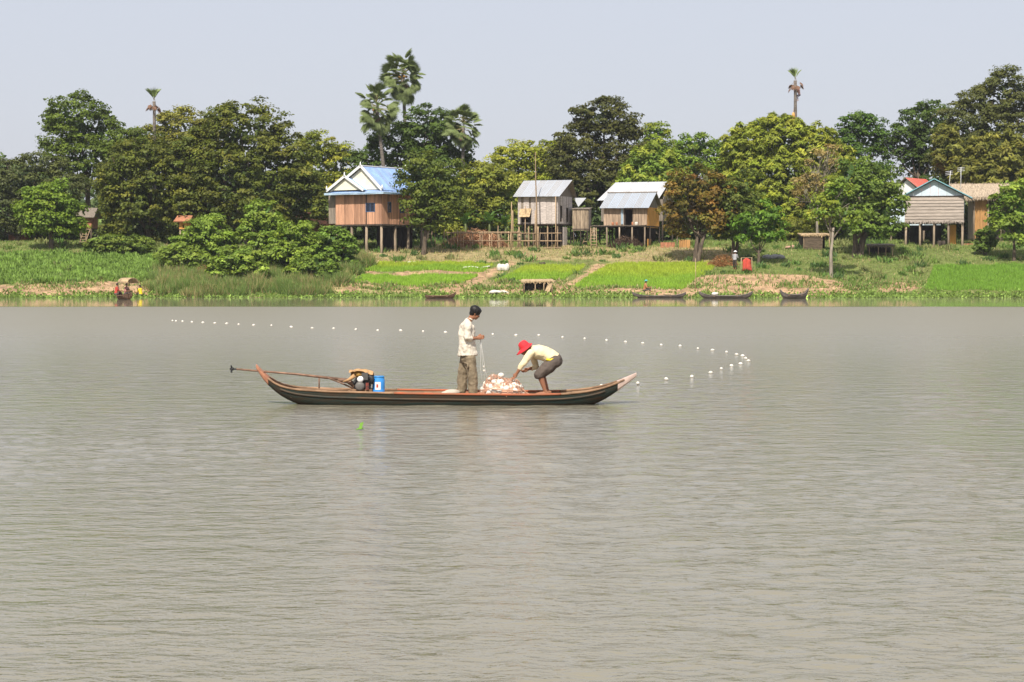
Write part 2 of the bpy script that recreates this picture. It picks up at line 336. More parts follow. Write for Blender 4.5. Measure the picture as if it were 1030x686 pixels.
# ------------------------------------------------------------------ leaves
def unit(a): return a/np.maximum(np.linalg.norm(a, axis=-1, keepdims=True), 1e-9)
def leaf_mesh(name, P, N, size, aspect, col, r):
    k = len(P); N = unit(N); T = unit(np.cross(N, r.normal(size=(k, 3)))); B = np.cross(N, T)
    s = size[:, None]; tip = -N*s*.18
    V = np.stack([P-T*s*aspect*.5+tip, P+B*s*.5, P+T*s*aspect*.5+tip, P-B*s*.5], 1).reshape(-1, 3)
    return mesh_np(name, V, np.arange(4*k).reshape(k, 4), False, np.repeat(np.clip(col, .003, 1), 4, 0))
def crown(lobes, base, tip, r, clump=.85, per=66, leaf=.20, aspect=1.6, droop=0., sparse=1., hue=.16):
    Ps, Ns, Cs, Ss = [], [], [], []
    for li, (c, R) in enumerate(lobes):
        area = 4*math.pi*(((R[0]*R[1])**1.6+(R[0]*R[2])**1.6+(R[1]*R[2])**1.6)/3)**(1/1.6)
        nc = max(6, int(area/(clump**2*1.5)*sparse))
        d = unit(r.normal(size=(nc, 3))); d = d[(d[:, 2] > -.8)]
        fr = r.uniform(.72, 1.06, (len(d), 1)); fr *= 1+.10*np.sin(d[:, :1]*5+li)*np.cos(d[:, 2:]*6+li*2)
        pos = c+d*R*fr
        keep = np.ones(len(pos), bool)
        for lj, (c2, R2) in enumerate(lobes):
            if lj != li: keep &= (np.linalg.norm((pos-c2)/R2, axis=1) > .68)
        pos, d = pos[keep], d[keep]; k = len(pos)
        if k == 0: continue
        cr = clump*r.uniform(.55, 1.3, k)
        u = unit(r.normal(size=(k, per, 3))); u[..., 2] = np.where(r.random((k, per)) < .72, np.abs(u[..., 2]), u[..., 2])
        rad = r.uniform(.45, 1.05, (k, per, 1))
        P = pos[:, None]+u*rad*cr[:, None, None]*np.array([1, 1, .62])
        if droop: P[..., 2] -= droop*np.abs(u[..., 0]*1.2)*cr[:, None]
        N = u*.7+d[:, None]*.35+np.array([0, 0, .55])+r.normal(size=u.shape)*.45
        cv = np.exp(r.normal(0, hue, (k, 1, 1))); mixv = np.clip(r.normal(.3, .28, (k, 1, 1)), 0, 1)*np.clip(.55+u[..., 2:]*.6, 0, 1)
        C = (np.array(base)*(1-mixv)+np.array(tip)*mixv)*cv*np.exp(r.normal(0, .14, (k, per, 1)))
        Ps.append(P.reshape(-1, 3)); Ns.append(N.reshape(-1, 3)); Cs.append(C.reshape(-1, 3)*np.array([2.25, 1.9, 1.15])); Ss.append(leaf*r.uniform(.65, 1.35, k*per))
        ni = int(area*1.1*sparse)                               # leaves on the inner twigs
        q = c+unit(r.normal(size=(ni, 3)))*R*r.uniform(.15, .72, (ni, 1))
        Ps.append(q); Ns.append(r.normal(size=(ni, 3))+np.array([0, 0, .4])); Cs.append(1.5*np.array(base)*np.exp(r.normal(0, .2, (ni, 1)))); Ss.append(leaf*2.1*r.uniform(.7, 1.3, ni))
    return np.concatenate(Ps), np.concatenate(Ns), np.concatenate(Cs), np.concatenate(Ss), aspect
def limbs(mb, root, top, lobes, r0, r, twigs=5):
    root, top = Vector(root), Vector(top)
    mid = (root+top)/2+Vector((r.normal(0, .12), r.normal(0, .12), 0))*(top-root).length*.35
    mb.tube([root-Vector((0, 0, .5)), root+Vector((0, 0, .15)), mid, top], [r0*1.5, r0*1.15, r0*.85, r0*.6], 8)
    for c, R in lobes:
        c = Vector(c); b = mid.lerp(top, r.uniform(.3, 1)); k = b.lerp(c, .5)+Vector((0, 0, -.1*(c-b).length))+Vector(r.normal(0, .2, 3))
        mb.tube([b, k, c], [r0*.5, r0*.34, r0*.18], 6)
        for t in range(twigs):
            d = Vector(unit(r.normal(size=3)+np.array([0, 0, .4]))); e = c+Vector((d.x*R[0], d.y*R[1], d.z*R[2]))*.85
            s = k.lerp(c, r.uniform(0, 1)); mb.tube([s, s.lerp(e, .5)+Vector(r.normal(0, .15, 3)), e], [r0*.16, r0*.1, .02], 5)
def tree(name, label, cat, px, Y, lobes, base, tip, seed, trunk_px=None, r0=.22, bark=None, group=None, py=None, depth=.85, twigs=5, trunks=1, **kw):
    """lobes in photo pixels (cx, cy, rx, ry) read at the tree's own distance"""
    r = np.random.default_rng(seed)
    g = ground(px, py) if py else onground(px, Y); Y = g.y; s = Y/F
    L = []
    for i, (cx, cy, rx, ry) in enumerate(lobes):
        R = np.array([rx*s, depth*(rx+ry)/2*s, ry*s]); c = np.array(pix(cx, cy, Y+(r.uniform(-.35, .35)*R[1] if i else 0))); L.append((c-np.array(g), R))
    root = empty(name, g); tag(root, label, cat, group)
    P, N, C, Sz, asp = crown(L, base, tip, r, **kw)
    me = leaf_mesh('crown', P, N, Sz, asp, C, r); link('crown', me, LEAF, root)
    c0 = sum((c for c, R in L), np.zeros(3))/len(L); mb = MB()
    top = np.array([c0[0]*.6, c0[1]*.5, min(c[2]-R[2]*.35 for c, R in L) if trunk_px is None else (trunk_px*s)])
    top[2] = max(top[2], .5)
    for k in range(trunks):
        o = Vector((r.uniform(-.35, .35), r.uniform(-.3, .3), 0)) if k else Vector((0, 0, 0))
        limbs(mb, o, Vector(top)+o*2.5, L if k == 0 else L[k % len(L):k % len(L)+1], r0, r, twigs)
    mb.build('trunk', bark or BARK, root); return root

MANGO, MANGO_T = (.043, .066, .016), (.092, .105, .026)
DARK, DARK_T = (.032, .062, .018), (.055, .098, .024)
MID, MID_T = (.058, .112, .020), (.115, .175, .032)
LIME, LIME_T = (.10, .145, .028), (.185, .22, .045)
FRESH, FRESH_T = (.076, .138, .032), (.15, .22, .054)
DUSK, DUSK_T = (.036, .052, .026), (.062, .082, .036)
RUST, RUST_T = (.066, .072, .020), (.155, .088, .032)
TREES = [
 # left bank
 ('tall_tree', 'tall round-headed green tree towering behind at far left, beside the cut palm', 'tree', 85, 206, [(74, 119, 32, 24), (96, 140, 32, 28), (66, 140, 24, 22), (84, 165, 40, 28), (128, 153, 26, 24)], (.045, .078, .018), (.08, .125, .026), dict(r0=.35)),
 ('feathery_tree', 'dark feathery tree at the left edge against the sky', 'tree', 18, 198, [(18, 185, 32, 28), (38, 166, 26, 12), (-12, 200, 34, 40), (30, 215, 36, 30), (66, 190, 22, 18)], DUSK, DUSK_T, dict(leaf=.18, hue=.1)),
 ('round_tree', 'round bright green tree low at the far left above the leafy field', 'tree', 52, 0, [(52, 212, 34, 26), (40, 220, 24, 20), (68, 222, 20, 20), (52, 198, 20, 14)], MID, MID_T, dict(py=250, r0=.25)),
 ('mango_tree', 'broad dark olive mango tree left of the biggest one', 'tree', 150, 188, [(152, 190, 48, 42), (125, 185, 32, 36), (178, 178, 34, 36), (150, 158, 34, 22), (145, 225, 48, 26)], MANGO, MANGO_T, dict(r0=.4, group='mango trees')),
 ('mango_tree', 'biggest dome-shaped dark mango tree left of the blue-roofed house', 'tree', 250, 187, [(243, 140, 46, 38), (215, 160, 40, 40), (280, 165, 38, 40), (250, 185, 58, 42), (300, 200, 32, 36), (200, 205, 36, 34), (250, 222, 60, 22)], MANGO, MANGO_T, dict(r0=.5, group='mango trees')),
 ('background_tree', 'pale olive tree peeping up right behind the small-topped left palm', 'tree', 185, 220, [(182, 128, 28, 17), (150, 142, 22, 14), (205, 140, 22, 20), (172, 165, 40, 30)], (.085, .105, .028), (.13, .14, .04), {}),
 ('background_tree', 'yellow-green tree behind, between the dome mango and the blue-roofed house', 'tree', 326, 214, [(320, 152, 22, 18), (342, 170, 20, 24), (318, 178, 22, 26), (340, 200, 26, 26)], (.085, .12, .024), (.17, .18, .035), {}),
 # centre
 ('house_tree', 'dense green tree standing against the right side of the blue-roofed house', 'tree', 426, 0, [(432, 180, 32, 26), (420, 195, 15, 18), (446, 205, 22, 26), (434, 218, 20, 15)], (.042, .07, .017), (.085, .115, .028), dict(py=256, r0=.22)),
 ('background_tree', 'dark tree filling the sky gap below the three fan palms', 'tree', 428, 201, [(428, 132, 32, 24), (450, 150, 28, 26), (395, 150, 28, 26), (372, 170, 24, 22), (430, 175, 50, 30)], DARK, DARK_T, dict(r0=.3)),
 ('background_tree', 'olive tree right of the fan palms, above the bamboo rack', 'tree', 486, 196, [(478, 195, 26, 28), (470, 222, 30, 22), (505, 205, 22, 30), (492, 178, 18, 16)], (.085, .118, .028), (.155, .18, .04), {}),
 ('background_tree', 'light olive tree rising left behind the grey tin-roofed house', 'tree', 520, 215, [(520, 158, 25, 16), (535, 168, 22, 18), (512, 185, 30, 28), (545, 195, 26, 26)], (.11, .15, .03), (.19, .215, .045), {}),
 ('background_tree', 'yellow-green tree between the grey house and the tallest dark tree', 'tree', 558, 212, [(560, 158, 20, 18), (566, 180, 24, 24), (550, 205, 26, 26)], (.115, .16, .03), (.2, .23, .045), {}),
 ('dark_tree', 'tallest dark brown-green tree behind the two tin-roofed houses', 'tree', 606, 208, [(608, 118, 26, 20), (588, 116, 16, 12), (628, 128, 18, 16), (604, 148, 46, 28), (580, 165, 30, 28), (632, 165, 32, 26), (605, 190, 48, 30)], (.036, .048, .020), (.065, .072, .028), dict(r0=.45, hue=.12)),
 ('small_top_tree', 'small light green treetop right of the tallest dark tree', 'tree', 660, 226, [(660, 134, 13, 11), (655, 150, 16, 12), (668, 165, 24, 22)], MID, LIME_T, {}),
 ('bamboo_clump', 'soft light green bamboo right behind the twin tin roofs', 'bamboo', 655, 203, [(655, 172, 26, 28), (675, 185, 22, 26), (640, 195, 22, 24)], FRESH, LIME_T, dict(leaf=.2, aspect=2.8, droop=.5)),
 ('background_tree', 'rounded mid-green tree against the sky left of the great bamboo', 'tree', 706, 216, [(704, 148, 22, 14), (716, 165, 28, 22), (690, 165, 20, 18), (706, 190, 36, 28)], MID, MID_T, {}),
 ('rusty_tree', 'reddish-brown leaved tree right of the orange-panelled house', 'tree', 699, 0, [(702, 190, 28, 22), (688, 205, 22, 26), (722, 208, 22, 26), (704, 225, 30, 20)], RUST, RUST_T, dict(py=264, r0=.2, trunks=3, sparse=.85)),
 ('bamboo_clump', 'great yellow-green bamboo clump below the slim cut palm', 'bamboo', 785, 203, [(782, 142, 34, 28), (752, 155, 28, 30), (815, 155, 30, 30), (785, 180, 52, 34), (745, 195, 26, 30), (838, 170, 24, 26), (800, 210, 50, 28)], LIME, LIME_T, dict(leaf=.17, aspect=3.2, droop=.35, clump=.62, per=60, r0=.2, trunks=4)),
 ('leafy_tree', 'dark green tree behind the red cloth, left of the small glossy tree', 'tree', 737, 0, [(738, 205, 20, 24), (730, 228, 16, 18), (748, 190, 18, 18)], (.05, .085, .022), (.10, .12, .034), dict(py=262, r0=.18, trunks=2)),
 ('glossy_tree', 'small fresh green tree on split trunks beside the red cloth', 'tree', 763, 0, [(764, 220, 19, 15), (772, 232, 17, 15), (754, 232, 14, 13)], (.05, .115, .02), (.105, .19, .035), dict(py=266, r0=.13, trunks=2, trunk_px=14)),
 ('bare_tree', 'thin half-bare grey-brown tree above the straw shelter', 'tree', 822, 190, [(822, 178, 22, 24), (832, 160, 16, 16), (815, 200, 20, 16)], (.13, .12, .075), (.19, .17, .10), dict(sparse=.28, bark=BARK_PALE, r0=.14, leaf=.2, twigs=26)),
 ('sapling_tree', 'slender pale-trunked young tree alone on the grass near the water', 'tree', 836, 0, [(840, 205, 20, 14), (826, 214, 16, 11), (852, 216, 16, 10), (842, 190, 14, 12)], MID, LIME_T, dict(py=279, r0=.16, bark=BARK_PALE, trunk_px=50, sparse=.55, twigs=9)),
 ('spreading_tree', 'wide leafy tree on dark leaning trunks left of the pale blue gable house', 'tree', 864, 0, [(874, 190, 32, 26), (862, 210, 30, 26), (888, 207, 22, 22), (858, 180, 22, 20), (875, 228, 30, 14)], (.050, .095, .023), (.105, .155, .04), dict(py=258, r0=.3, trunks=3)),
 ('background_tree', 'flat-topped deep green tree against the sky between bamboo and right grove', 'tree', 866, 216, [(864, 128, 24, 13), (880, 142, 16, 14), (852, 146, 16, 14), (868, 168, 28, 24)], (.034, .078, .02), DARK_T, {}),
 ('background_tree', 'layered deep green tree left of the highest tree on the right', 'tree', 926, 214, [(932, 118, 24, 15), (915, 135, 20, 14), (940, 145, 24, 20), (920, 165, 20, 18), (900, 150, 12, 10)], DARK, DARK_T, dict(r0=.3)),
 ('tall_tree', 'highest dark grey-green tree of the right grove reaching the right edge', 'tree', 990, 210, [(1016, 92, 26, 24), (990, 108, 28, 22), (1040, 110, 34, 32), (975, 130, 32, 28), (1010, 140, 38, 32), (960, 158, 26, 26), (990, 175, 44, 28)], (.045, .062, .026), (.078, .092, .036), dict(r0=.5, hue=.13)),
 ('bamboo_clump', 'arching olive bamboo in front of the right grove above the thatched roof', 'bamboo', 1008, 202, [(1004, 155, 34, 22), (985, 175, 26, 18), (1030, 165, 30, 26), (1010, 190, 36, 24), (952, 150, 14, 24)], (.07, .09, .028), (.125, .135, .042), dict(leaf=.2, aspect=3, droop=.4, clump=.65, per=60, trunks=3, r0=.15)),
 ('edge_tree', 'bright leafy tree cut by the right edge, hiding the thatched house', 'tree', 1020, 0, [(1024, 205, 20, 22), (1014, 225, 16, 20), (1034, 232, 22, 22), (1008, 198, 10, 9)], MID, FRESH_T, dict(py=262, r0=.16)),
 # shrubs on the bank
 ('shrub', 'tall pointed fresh green shrub highest of the bank bushes left of the house', 'shrub', 264, 0, [(264, 216, 17, 14), (262, 235, 22, 18), (275, 255, 30, 20)], FRESH, FRESH_T, dict(py=274, clump=.6, leaf=.18, r0=.08, trunks=4)),
 ('shrub', 'wide rounded fresh green shrub in the middle of the bank bushes', 'shrub', 296, 0, [(298, 240, 22, 18), (290, 258, 24, 18), (310, 255, 16, 16)], (.068, .125, .024), FRESH_T, dict(py=277, clump=.6, leaf=.18, r0=.08, trunks=4)),
 ('shrub', 'green shrub under the edge of the left mango tree', 'shrub', 206, 0, [(208, 236, 24, 18), (192, 248, 20, 14), (220, 250, 18, 16)], FRESH, (.13, .20, .045), dict(py=270, clump=.6, leaf=.18, r0=.08, trunks=4)),
 ('shrub', 'darker leafy shrub beside the posts of the blue-roofed house', 'shrub', 334, 0, [(332, 243, 20, 14), (342, 255, 18, 15), (322, 256, 16, 14)], (.052, .105, .024), (.10, .17, .04), dict(py=272, clump=.55, leaf=.2, r0=.08, trunks=4)),
 ('shrub', 'low shrub spilling down the grassy bank below the left mango tree', 'shrub', 178, 0, [(178, 258, 20, 12), (196, 264, 18, 10)], (.07, .12, .03), (.12, .18, .045), dict(py=275, clump=.55, leaf=.18, r0=.06, trunks=3)),
 ('shrub', 'low fresh shrub nearest the water below the pointed bush', 'shrub', 240, 0, [(240, 263, 22, 13), (226, 272, 17, 9), (256, 272, 15, 9)], FRESH, (.15, .215, .055), dict(py=285, clump=.5, leaf=.18, r0=.06, trunks=3)),
 ('shrub', 'low shrub nearest the water at the right end of the bank bushes', 'shrub', 312, 0, [(316, 268, 18, 11), (300, 275, 15, 9), (330, 274, 13, 8)], (.062, .115, .028), (.12, .18, .045), dict(py=285, clump=.5, leaf=.18, r0=.06, trunks=3)),
 ('shrub', 'green shrub behind the bare soil path at left, on the field edge', 'shrub', 118, 0, [(118, 245, 20, 10), (100, 247, 14, 8), (140, 248, 16, 9)], (.05, .09, .022), (.095, .14, .035), dict(py=257, clump=.55, leaf=.18, r0=.06, trunks=3)),
 ('shrub', 'dark rounded shrub before the orange wall of the thatched house', 'shrub', 992, 0, [(992, 238, 9, 9), (990, 246, 9, 7)], (.045, .085, .024), (.08, .13, .035), dict(py=256, clump=.4, leaf=.22, r0=.05, trunks=3)),
 ('shrub', 'light olive shrub behind the straw shelter', 'shrub', 800, 196, [(798, 232, 22, 14), (782, 240, 16, 10), (815, 240, 16, 9)], (.10, .13, .035), LIME_T, dict(clump=.55, leaf=.18, r0=.06, trunks=3)),
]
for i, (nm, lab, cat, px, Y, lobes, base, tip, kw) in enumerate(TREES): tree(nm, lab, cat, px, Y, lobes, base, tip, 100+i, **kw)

# far wood and undergrowth: masses nobody could count
def mass(name, label, cat, Y0, Y1, x0, x1, npos, zlo, hfun, base, tip, seed, clump=1.3, per=34, leaf=.5):
    r = np.random.default_rng(seed); x = r.uniform(x0, x1, npos); y = r.uniform(Y0, Y1, npos); h = hfun(x)*r.uniform(0, 1, npos)**.85
    pos = np.stack([x, y, zt(x, y)+zlo+h], -1); u = unit(r.normal(size=(npos, per, 3))); u[..., 2] = np.abs(u[..., 2])*np.where(r.random((npos, per)) < .75, 1, -1)
    P = pos[:, None]+u*clump*r.uniform(.4, 1.1, (npos, per, 1))*np.array([1, 1, .7]); N = u+np.array([0, -.2, .5])+r.normal(size=u.shape)*.4
    mixv = r.uniform(0, 1, (npos, 1, 1)); C = (np.array(base)*(1-mixv)+np.array(tip)*mixv)*np.exp(r.normal(0, .18, (npos, 1, 1)))*np.exp(r.normal(0, .12, (npos, per, 1)))
    me = leaf_mesh(name, P.reshape(-1, 3), N.reshape(-1, 3), leaf*r.uniform(.6, 1.4, npos*per), 1.5, C.reshape(-1, 3)*1.7, r)
    tag(link(name, me, LEAF), label, cat, kind='stuff')
mass('far_wood', 'green mass of far trees closing the gaps behind the village', 'wood', 236, 250, -92, 92, 2600, -.2, lambda x: 8.5+2*fbm(x, x*0, .05, 31), (.05, .08, .028), (.10, .13, .04), 61)
mass('undergrowth', 'tangled green undergrowth beneath the trees behind the houses', 'undergrowth', 204, 210, -78, 78, 2300, -.2, lambda x: 3.4+1.2*fbm(x, x*0, .07, 32), (.045, .07, .022), (.10, .14, .04), 62, .8, 30, .36)

# ------------------------------------------------------------------ fan palms
def fan_leaf(seed, R=.95, seg=22, spread=2.35, pet=1.05, c=(.17, .215, .08)):
    r = np.random.default_rng(seed); V = []; Fc = []; C = []
    for i in range(seg):                                        # pleated blade, fingers free at the rim
        a0, a1 = (-spread/2+spread*i/seg)*1., (-spread/2+spread*(i+1)/seg)*1.; am = (a0+a1)/2
        rr = R*(.88+.16*math.cos(am*.8))*r.uniform(.9, 1.05); b = len(V); k = .06
        for a, d, z in ((a0, .08, 0), (a1, .08, 0), (a1, rr*.62, -.05), (a0, rr*.62, -.05), (am, rr*.62, .05), (am, rr, -.1-.06*r.random())):
            V.append((d*math.sin(a), pet+d*math.cos(a), z-.1*d*d))
        Fc += [(b, b+4, b+3), (b, b+1, b+4), (b+1, b+2, b+4), (b+3, b+4, b+5), (b+4, b+2, b+5)]
        C += [np.array(c)*r.uniform(.8, 1.3)]*6
    b = len(V); w = .035
    V += [(-w, 0, 0), (w, 0, 0), (w*.7, pet+.1, .02), (-w*.7, pet+.1, .02)]; Fc += [(b, b+1, b+2), (b, b+2, b+3)]; C += [np.array((.26, .23, .10))]*4
    return mesh_np('fan_leaf', V, Fc, False, np.array(C))
FAN = [fan_leaf(i) for i in range(3)]
FAN_DEAD = fan_leaf(9)
a_ = FAN_DEAD.color_attributes['col']; dc = np.ones((len(FAN_DEAD.vertices), 4), np.float32); dc[:, :3] = np.array((.27, .16, .11)); a_.data.foreach_set('color', dc.ravel())
SPEAR = [fan_leaf(20+i, 1.3, 12, .75, .3, (.24, .31, .12)) for i in range(3)]
for m_ in FAN+SPEAR+[FAN_DEAD]: m_.materials.append(LEAF)
def palm(label, px, Y, top_px, lean, nleaf, scale, seed, fruit=True):
    r = np.random.default_rng(seed); g = onground(px, Y); t = pix(*top_px, Y)-g
    root = empty('fan_palm', g); tag(root, label, 'palm', 'fan palms')
    mb = MB(); pts = [Vector((0, 0, -.5)), Vector((0, 0, .3)), Vector((t.x*.3+lean, 0, t.z*.5)), Vector((t.x, 0, t.z))]
    fine = [pts[0]]+[pts[1].lerp(pts[2], k/5) for k in range(6)]+[pts[2].lerp(pts[3], k/5) for k in range(1, 6)]
    mb.tube(fine, [.34, .28]+[.22-.008*k+.02*(k % 2) for k in range(10)], 9); mb.build('trunk', BARK_PALM, root)
    for i in range(nleaf):
        el = math.asin(r.uniform(-.95, .98)); az = i*2.399+r.uniform(-.3, .3)
        o = link('leaf', FAN[i % 3], None, root); o.location = t+Vector((0, 0, -.15+.6*math.sin(el)))
        k = scale*r.uniform(.55, 1.1); o.scale = (k, k, k)
        o.rotation_euler = (Matrix.Rotation(az, 3, 'Z') @ Matrix.Rotation(el, 3, 'X') @ Matrix.Rotation(r.uniform(-1.1, 1.1), 3, 'Y')).to_euler()
    for i in range(7):
        o = link('leaf', FAN_DEAD, None, root); o.location = t-Vector((0, 0, .1)); k = scale*.75; o.scale = (k*.7, k, k)
        o.rotation_euler = (Matrix.Rotation(i*.9, 3, 'Z') @ Matrix.Rotation(-1.25+r.uniform(-.15, .15), 3, 'X')).to_euler(); o['label'] = 'dry brown hanging fan leaf'
    if fruit:
        for i in range(5):
            mb = MB(); a = i*1.3; mb.ball(t+Vector((.42*math.cos(a), .42*math.sin(a)-.1, -.25-.1*(i % 2))), (.13, .13, .12)); mb.build('fruit', STRAWY, root)
STRAWY = mat('palm_fruit', (.50, .26, .06), .6, .3)
palm('tallest fan palm with its head highest above the blue-roofed house', 408, 207, (405, 75), .25, 72, 1.34, 1)
palm('shorter fan palm left of the tallest one, bare trunk rising behind the blue roof', 386, 197, (379, 108), .3, 68, 1.24, 2)
palm('squat bushy fan palm right of the other two', 464, 198.5, (466, 127), .1, 64, 1.18, 3, False)
def cut_palm(label, px, Y, top_px, seed, nup):
    r = np.random.default_rng(seed); g = onground(px, Y); t = pix(*top_px, Y)-g; root = empty('cut_palm', g); tag(root, label, 'palm')
    mb = MB(); mb.tube([Vector((0, 0, -.5))]+[Vector((t.x*k/10, 0, t.z*k/10)) for k in range(11)], [.34, .3]+[.21-.006*k+.02*(k % 2) for k in range(10)], 9); mb.build('trunk', BARK_PALM, root)
    for i in range(nup):
        o = link('leaf', SPEAR[i % 3], None, root); k = r.uniform(.8, 1.05); o.scale = (k, k*.95, k); o.location = t+Vector((0, 0, .1))
        o.rotation_euler = (Matrix.Rotation(i*2.4, 3, 'Z') @ Matrix.Rotation(1.38+r.uniform(-.3, .1), 3, 'X')).to_euler()
    for i in range(9):
        o = link('leaf', FAN_DEAD, None, root); k = .68; o.scale = (k*.6, k, k); o.location = t+Vector((.1*math.cos(i*.7), .1*math.sin(i*.7), .25-.22*(i % 3)))
        o.rotation_euler = (Matrix.Rotation(i*.7, 3, 'Z') @ Matrix.Rotation(-1.1+r.uniform(-.3, .5), 3, 'X')).to_euler(); o['label'] = 'cut dry brown leaf stump'
    return g+t
cut_palm('trimmed palm with a single green tuft above the left mango trees', 157, 210, (155, 102), 4, 6)
PALMTOP = cut_palm('slim trimmed palm with one upright tuft above the great bamboo', 800, 208, (800, 81), 5, 4)

# banana plants behind the bamboo rack
def paddle(seed):
    r = np.random.default_rng(seed); V = []; Fc = []; nseg = 9
    for i in range(nseg):
        t = i/(nseg-1); wd = .26*math.sin(math.pi*min(1, .12+t*.9))**.7+.01; y = 2.0*t; z = .55*t-1.05*t*t
        V += [(-wd, y, z+.06*math.sin(i*2.1)), (0, y, z-.06), (wd, y, z+.06*math.sin(i*1.7+1))]
    for i in range(nseg-1): Fc += [(3*i, 3*i+1, 3*i+4, 3*i+3), (3*i+1, 3*i+2, 3*i+5, 3*i+4)]
    return mesh_np('banana_leaf', V, Fc, False, np.tile(np.array((.10, .185, .045)), (len(V), 1)))
PAD = paddle(1); PAD.materials.append(LEAF)
for bi, (px, Y, h, lab) in enumerate(((468, 192, 2.6, 'banana plant with pale arching leaves above the left end of the bamboo rack'), (492, 193, 2.9, 'banana plant with pale arching leaves left of the grey tin-roofed house'), (508, 191, 2.2, 'shorter banana plant close against the grey house corner'))):
    g = onground(px, Y); root = tag(empty('banana_plant', g), lab, 'banana plant', 'banana plants behind the rack'); MB().tube([(0, 0, -.2), (.05, 0, h*.5), (.02, 0, h*.9)], [.14, .12, .07], 8).build('stem', mat('banana_stem', (.16, .19, .07), .7), root)
    for i in range(8):
        o = link('leaf', PAD, None, root, (0, 0, h*(.7+.03*i))); o.rotation_euler = (.55+.3*math.sin(i*2.+bi), 0, i*2.4+bi); o.scale = (1, .8+.1*(i % 3), 1)

# ------------------------------------------------------------------ houses
def house_frame(name, label, px, py, rot, cat='house', Y=None):
    g = ground(px, py) if Y is None else onground(px, Y)
    o = empty(name, g, math.radians(-rot)); tag(o, label, cat); return o, g.y/F
def wall(parent, a, b, z0, z1, m, openings=(), plank=None, th=.05, name='wall', piece='plank', gap=.93, top=None, label=None, pm=None):
    """wall from plan point a to b (outside on the right-hand side of a->b); openings (s0,s1,za,zb) along it; built of planks when plank is a width"""
    a, b = Vector((*a, 0)), Vector((*b, 0)); L = (b-a).length; d = (b-a)/L; nrm = Vector((d.y, -d.x, 0))
    R = Matrix((d, -nrm, Vector((0, 0, 1)))).transposed()
    back = MB(); cuts = sorted({0, L, *[o[0] for o in openings], *[o[1] for o in openings]})
    def col(mb, s0, s1, off, t, inset=0):
        sm = (s0+s1)/2; zs = [(z0, z1 if top is None else top(sm))]
        for (o0, o1, za, zb) in openings:
            if o0 < sm < o1: zs = [(q0, q1) for w0, w1 in zs for q0, q1 in ((w0, min(w1, za)), (max(w0, zb), w1)) if q1-q0 > .02]
        return [((a+d*sm+nrm*off+Vector((0, 0, (q0+q1)/2))), (s1-s0-inset, t, q1-q0)) for q0, q1 in zs]
    for s0, s1 in zip(cuts[:-1], cuts[1:]):
        for c, dim in col(back, s0, s1, -th/2, th): back.box(c, dim, R)
    w = back.build(name, m if not plank else (pm or DARKWOOD), parent)
    if label: w['label'] = label
    if plank:
        n = max(1, round(L/plank)); pw = L/n; cache = {}
        for i in range(n):
            s0, s1 = i*pw, (i+1)*pw
            for (o0, o1, za, zb) in openings:                  # keep a board from straddling a jamb
                for e in (o0, o1):
                    if s0 < e < s1: s0, s1 = (s0, e) if e-s0 > s1-e else (e, s1)
            for c, dim in col(None, s0, s1, .014+.006*(i % 3), .022, pw*(1-gap)):
                key = tuple(round(v, 3) for v in dim)
                if key not in cache: cache[key] = MB().box((0, 0, 0), dim).mesh(piece); cache[key].materials.append(m)
                o = link(piece, cache[key], None, w); o.location = c; o.rotation_euler = R.to_euler()
    return w
def roof(parent, e0, e1, r1, r0, n, m, name='roof', piece='roof_sheet', th=.025):
    """one slope: eave e0->e1, ridge r0->r1, laid in n sheets; corrugation is real"""
    e0, e1, r0, r1 = map(Vector, (e0, e1, r0, r1)); nr = (e1-e0).cross(r0-e0).normalized()
    rt = MB().slab([e0, e1, r1, r0], .03).build(name, GREYWOOD, parent)
    for i in range(n):
        t0, t1 = i/n, (i+1)/n+(.012 if i < n-1 else 0); up = nr*(.006+.004*(i % 2)); mb = MB(); k = 12; vs = []
        ov = .05+.05*((i*7) % 3)/3
        for j in range(k+1):
            t = t0+(t1-t0)*j/k; A = e0.lerp(e1, t); B = r0.lerp(r1, t); z = nr*(.014*(1 if j % 2 else -1))
            vs += [A+(A-B).normalized()*ov+up+z, B+up+z]
        mb.add(vs, [(2*j, 2*j+2, 2*j+3, 2*j+1) for j in range(k)]); mb.build(piece, m, rt)
    return rt
def post(parent, x, y, z0, z1, r=.09, m=None, name='post', n=7):
    return MB().tube([(x, y, z0), (x+random.uniform(-.03, .03), y, (z0+z1)/2), (x, y, z1)], [r*1.1, r, r*.95], n).build(name, m or POSTWOOD, parent)
def beam(parent, a, b, r=.05, m=None, name='beam'):
    return MB().tube([a, (Vector(a)+Vector(b))/2+Vector((0, 0, random.uniform(-.03, .03))), b], r, 6).build(name, m or POSTWOOD, parent)
def ladder(parent, a, b, w, m=BAMBOO, rungs=6):
    a, b = Vector(a), Vector(b); lad = MB()
    for s in (-w/2, w/2): lad.tube([a+Vector((s, 0, 0)), b+Vector((s, 0, 0))], .045, 6)
    o = lad.build('ladder', m, parent)
    for i in range(rungs):
        c = a.lerp(b, (i+.6)/rungs); MB().tube([c-Vector((w/2, 0, 0)), c+Vector((w/2, 0, 0))], .035, 6).build('rung', m, o)
def straw_edge(parent, a, b, n, ln, m, name='straw', spread=.06):
    r = np.random.default_rng(int(abs(a[0]*100+n))); a, b = np.array(a), np.array(b); t = r.random((n, 1)); P = a+(b-a)*t+r.normal(0, spread, (n, 3)); L = ln*r.uniform(.5, 1.3, (n, 1))
    d = unit(np.array([0, -.35, -1.])+r.normal(0, .2, (n, 3))); s = np.cross(d, r.normal(size=(n, 3))); s = unit(s)*.05
    V = np.stack([P-s, P+s, P+d*L], 1).reshape(-1, 3); o = link(name, mesh_np(name, V, np.arange(3*n).reshape(n, 3)), m, parent); o['kind'] = 'stuff'

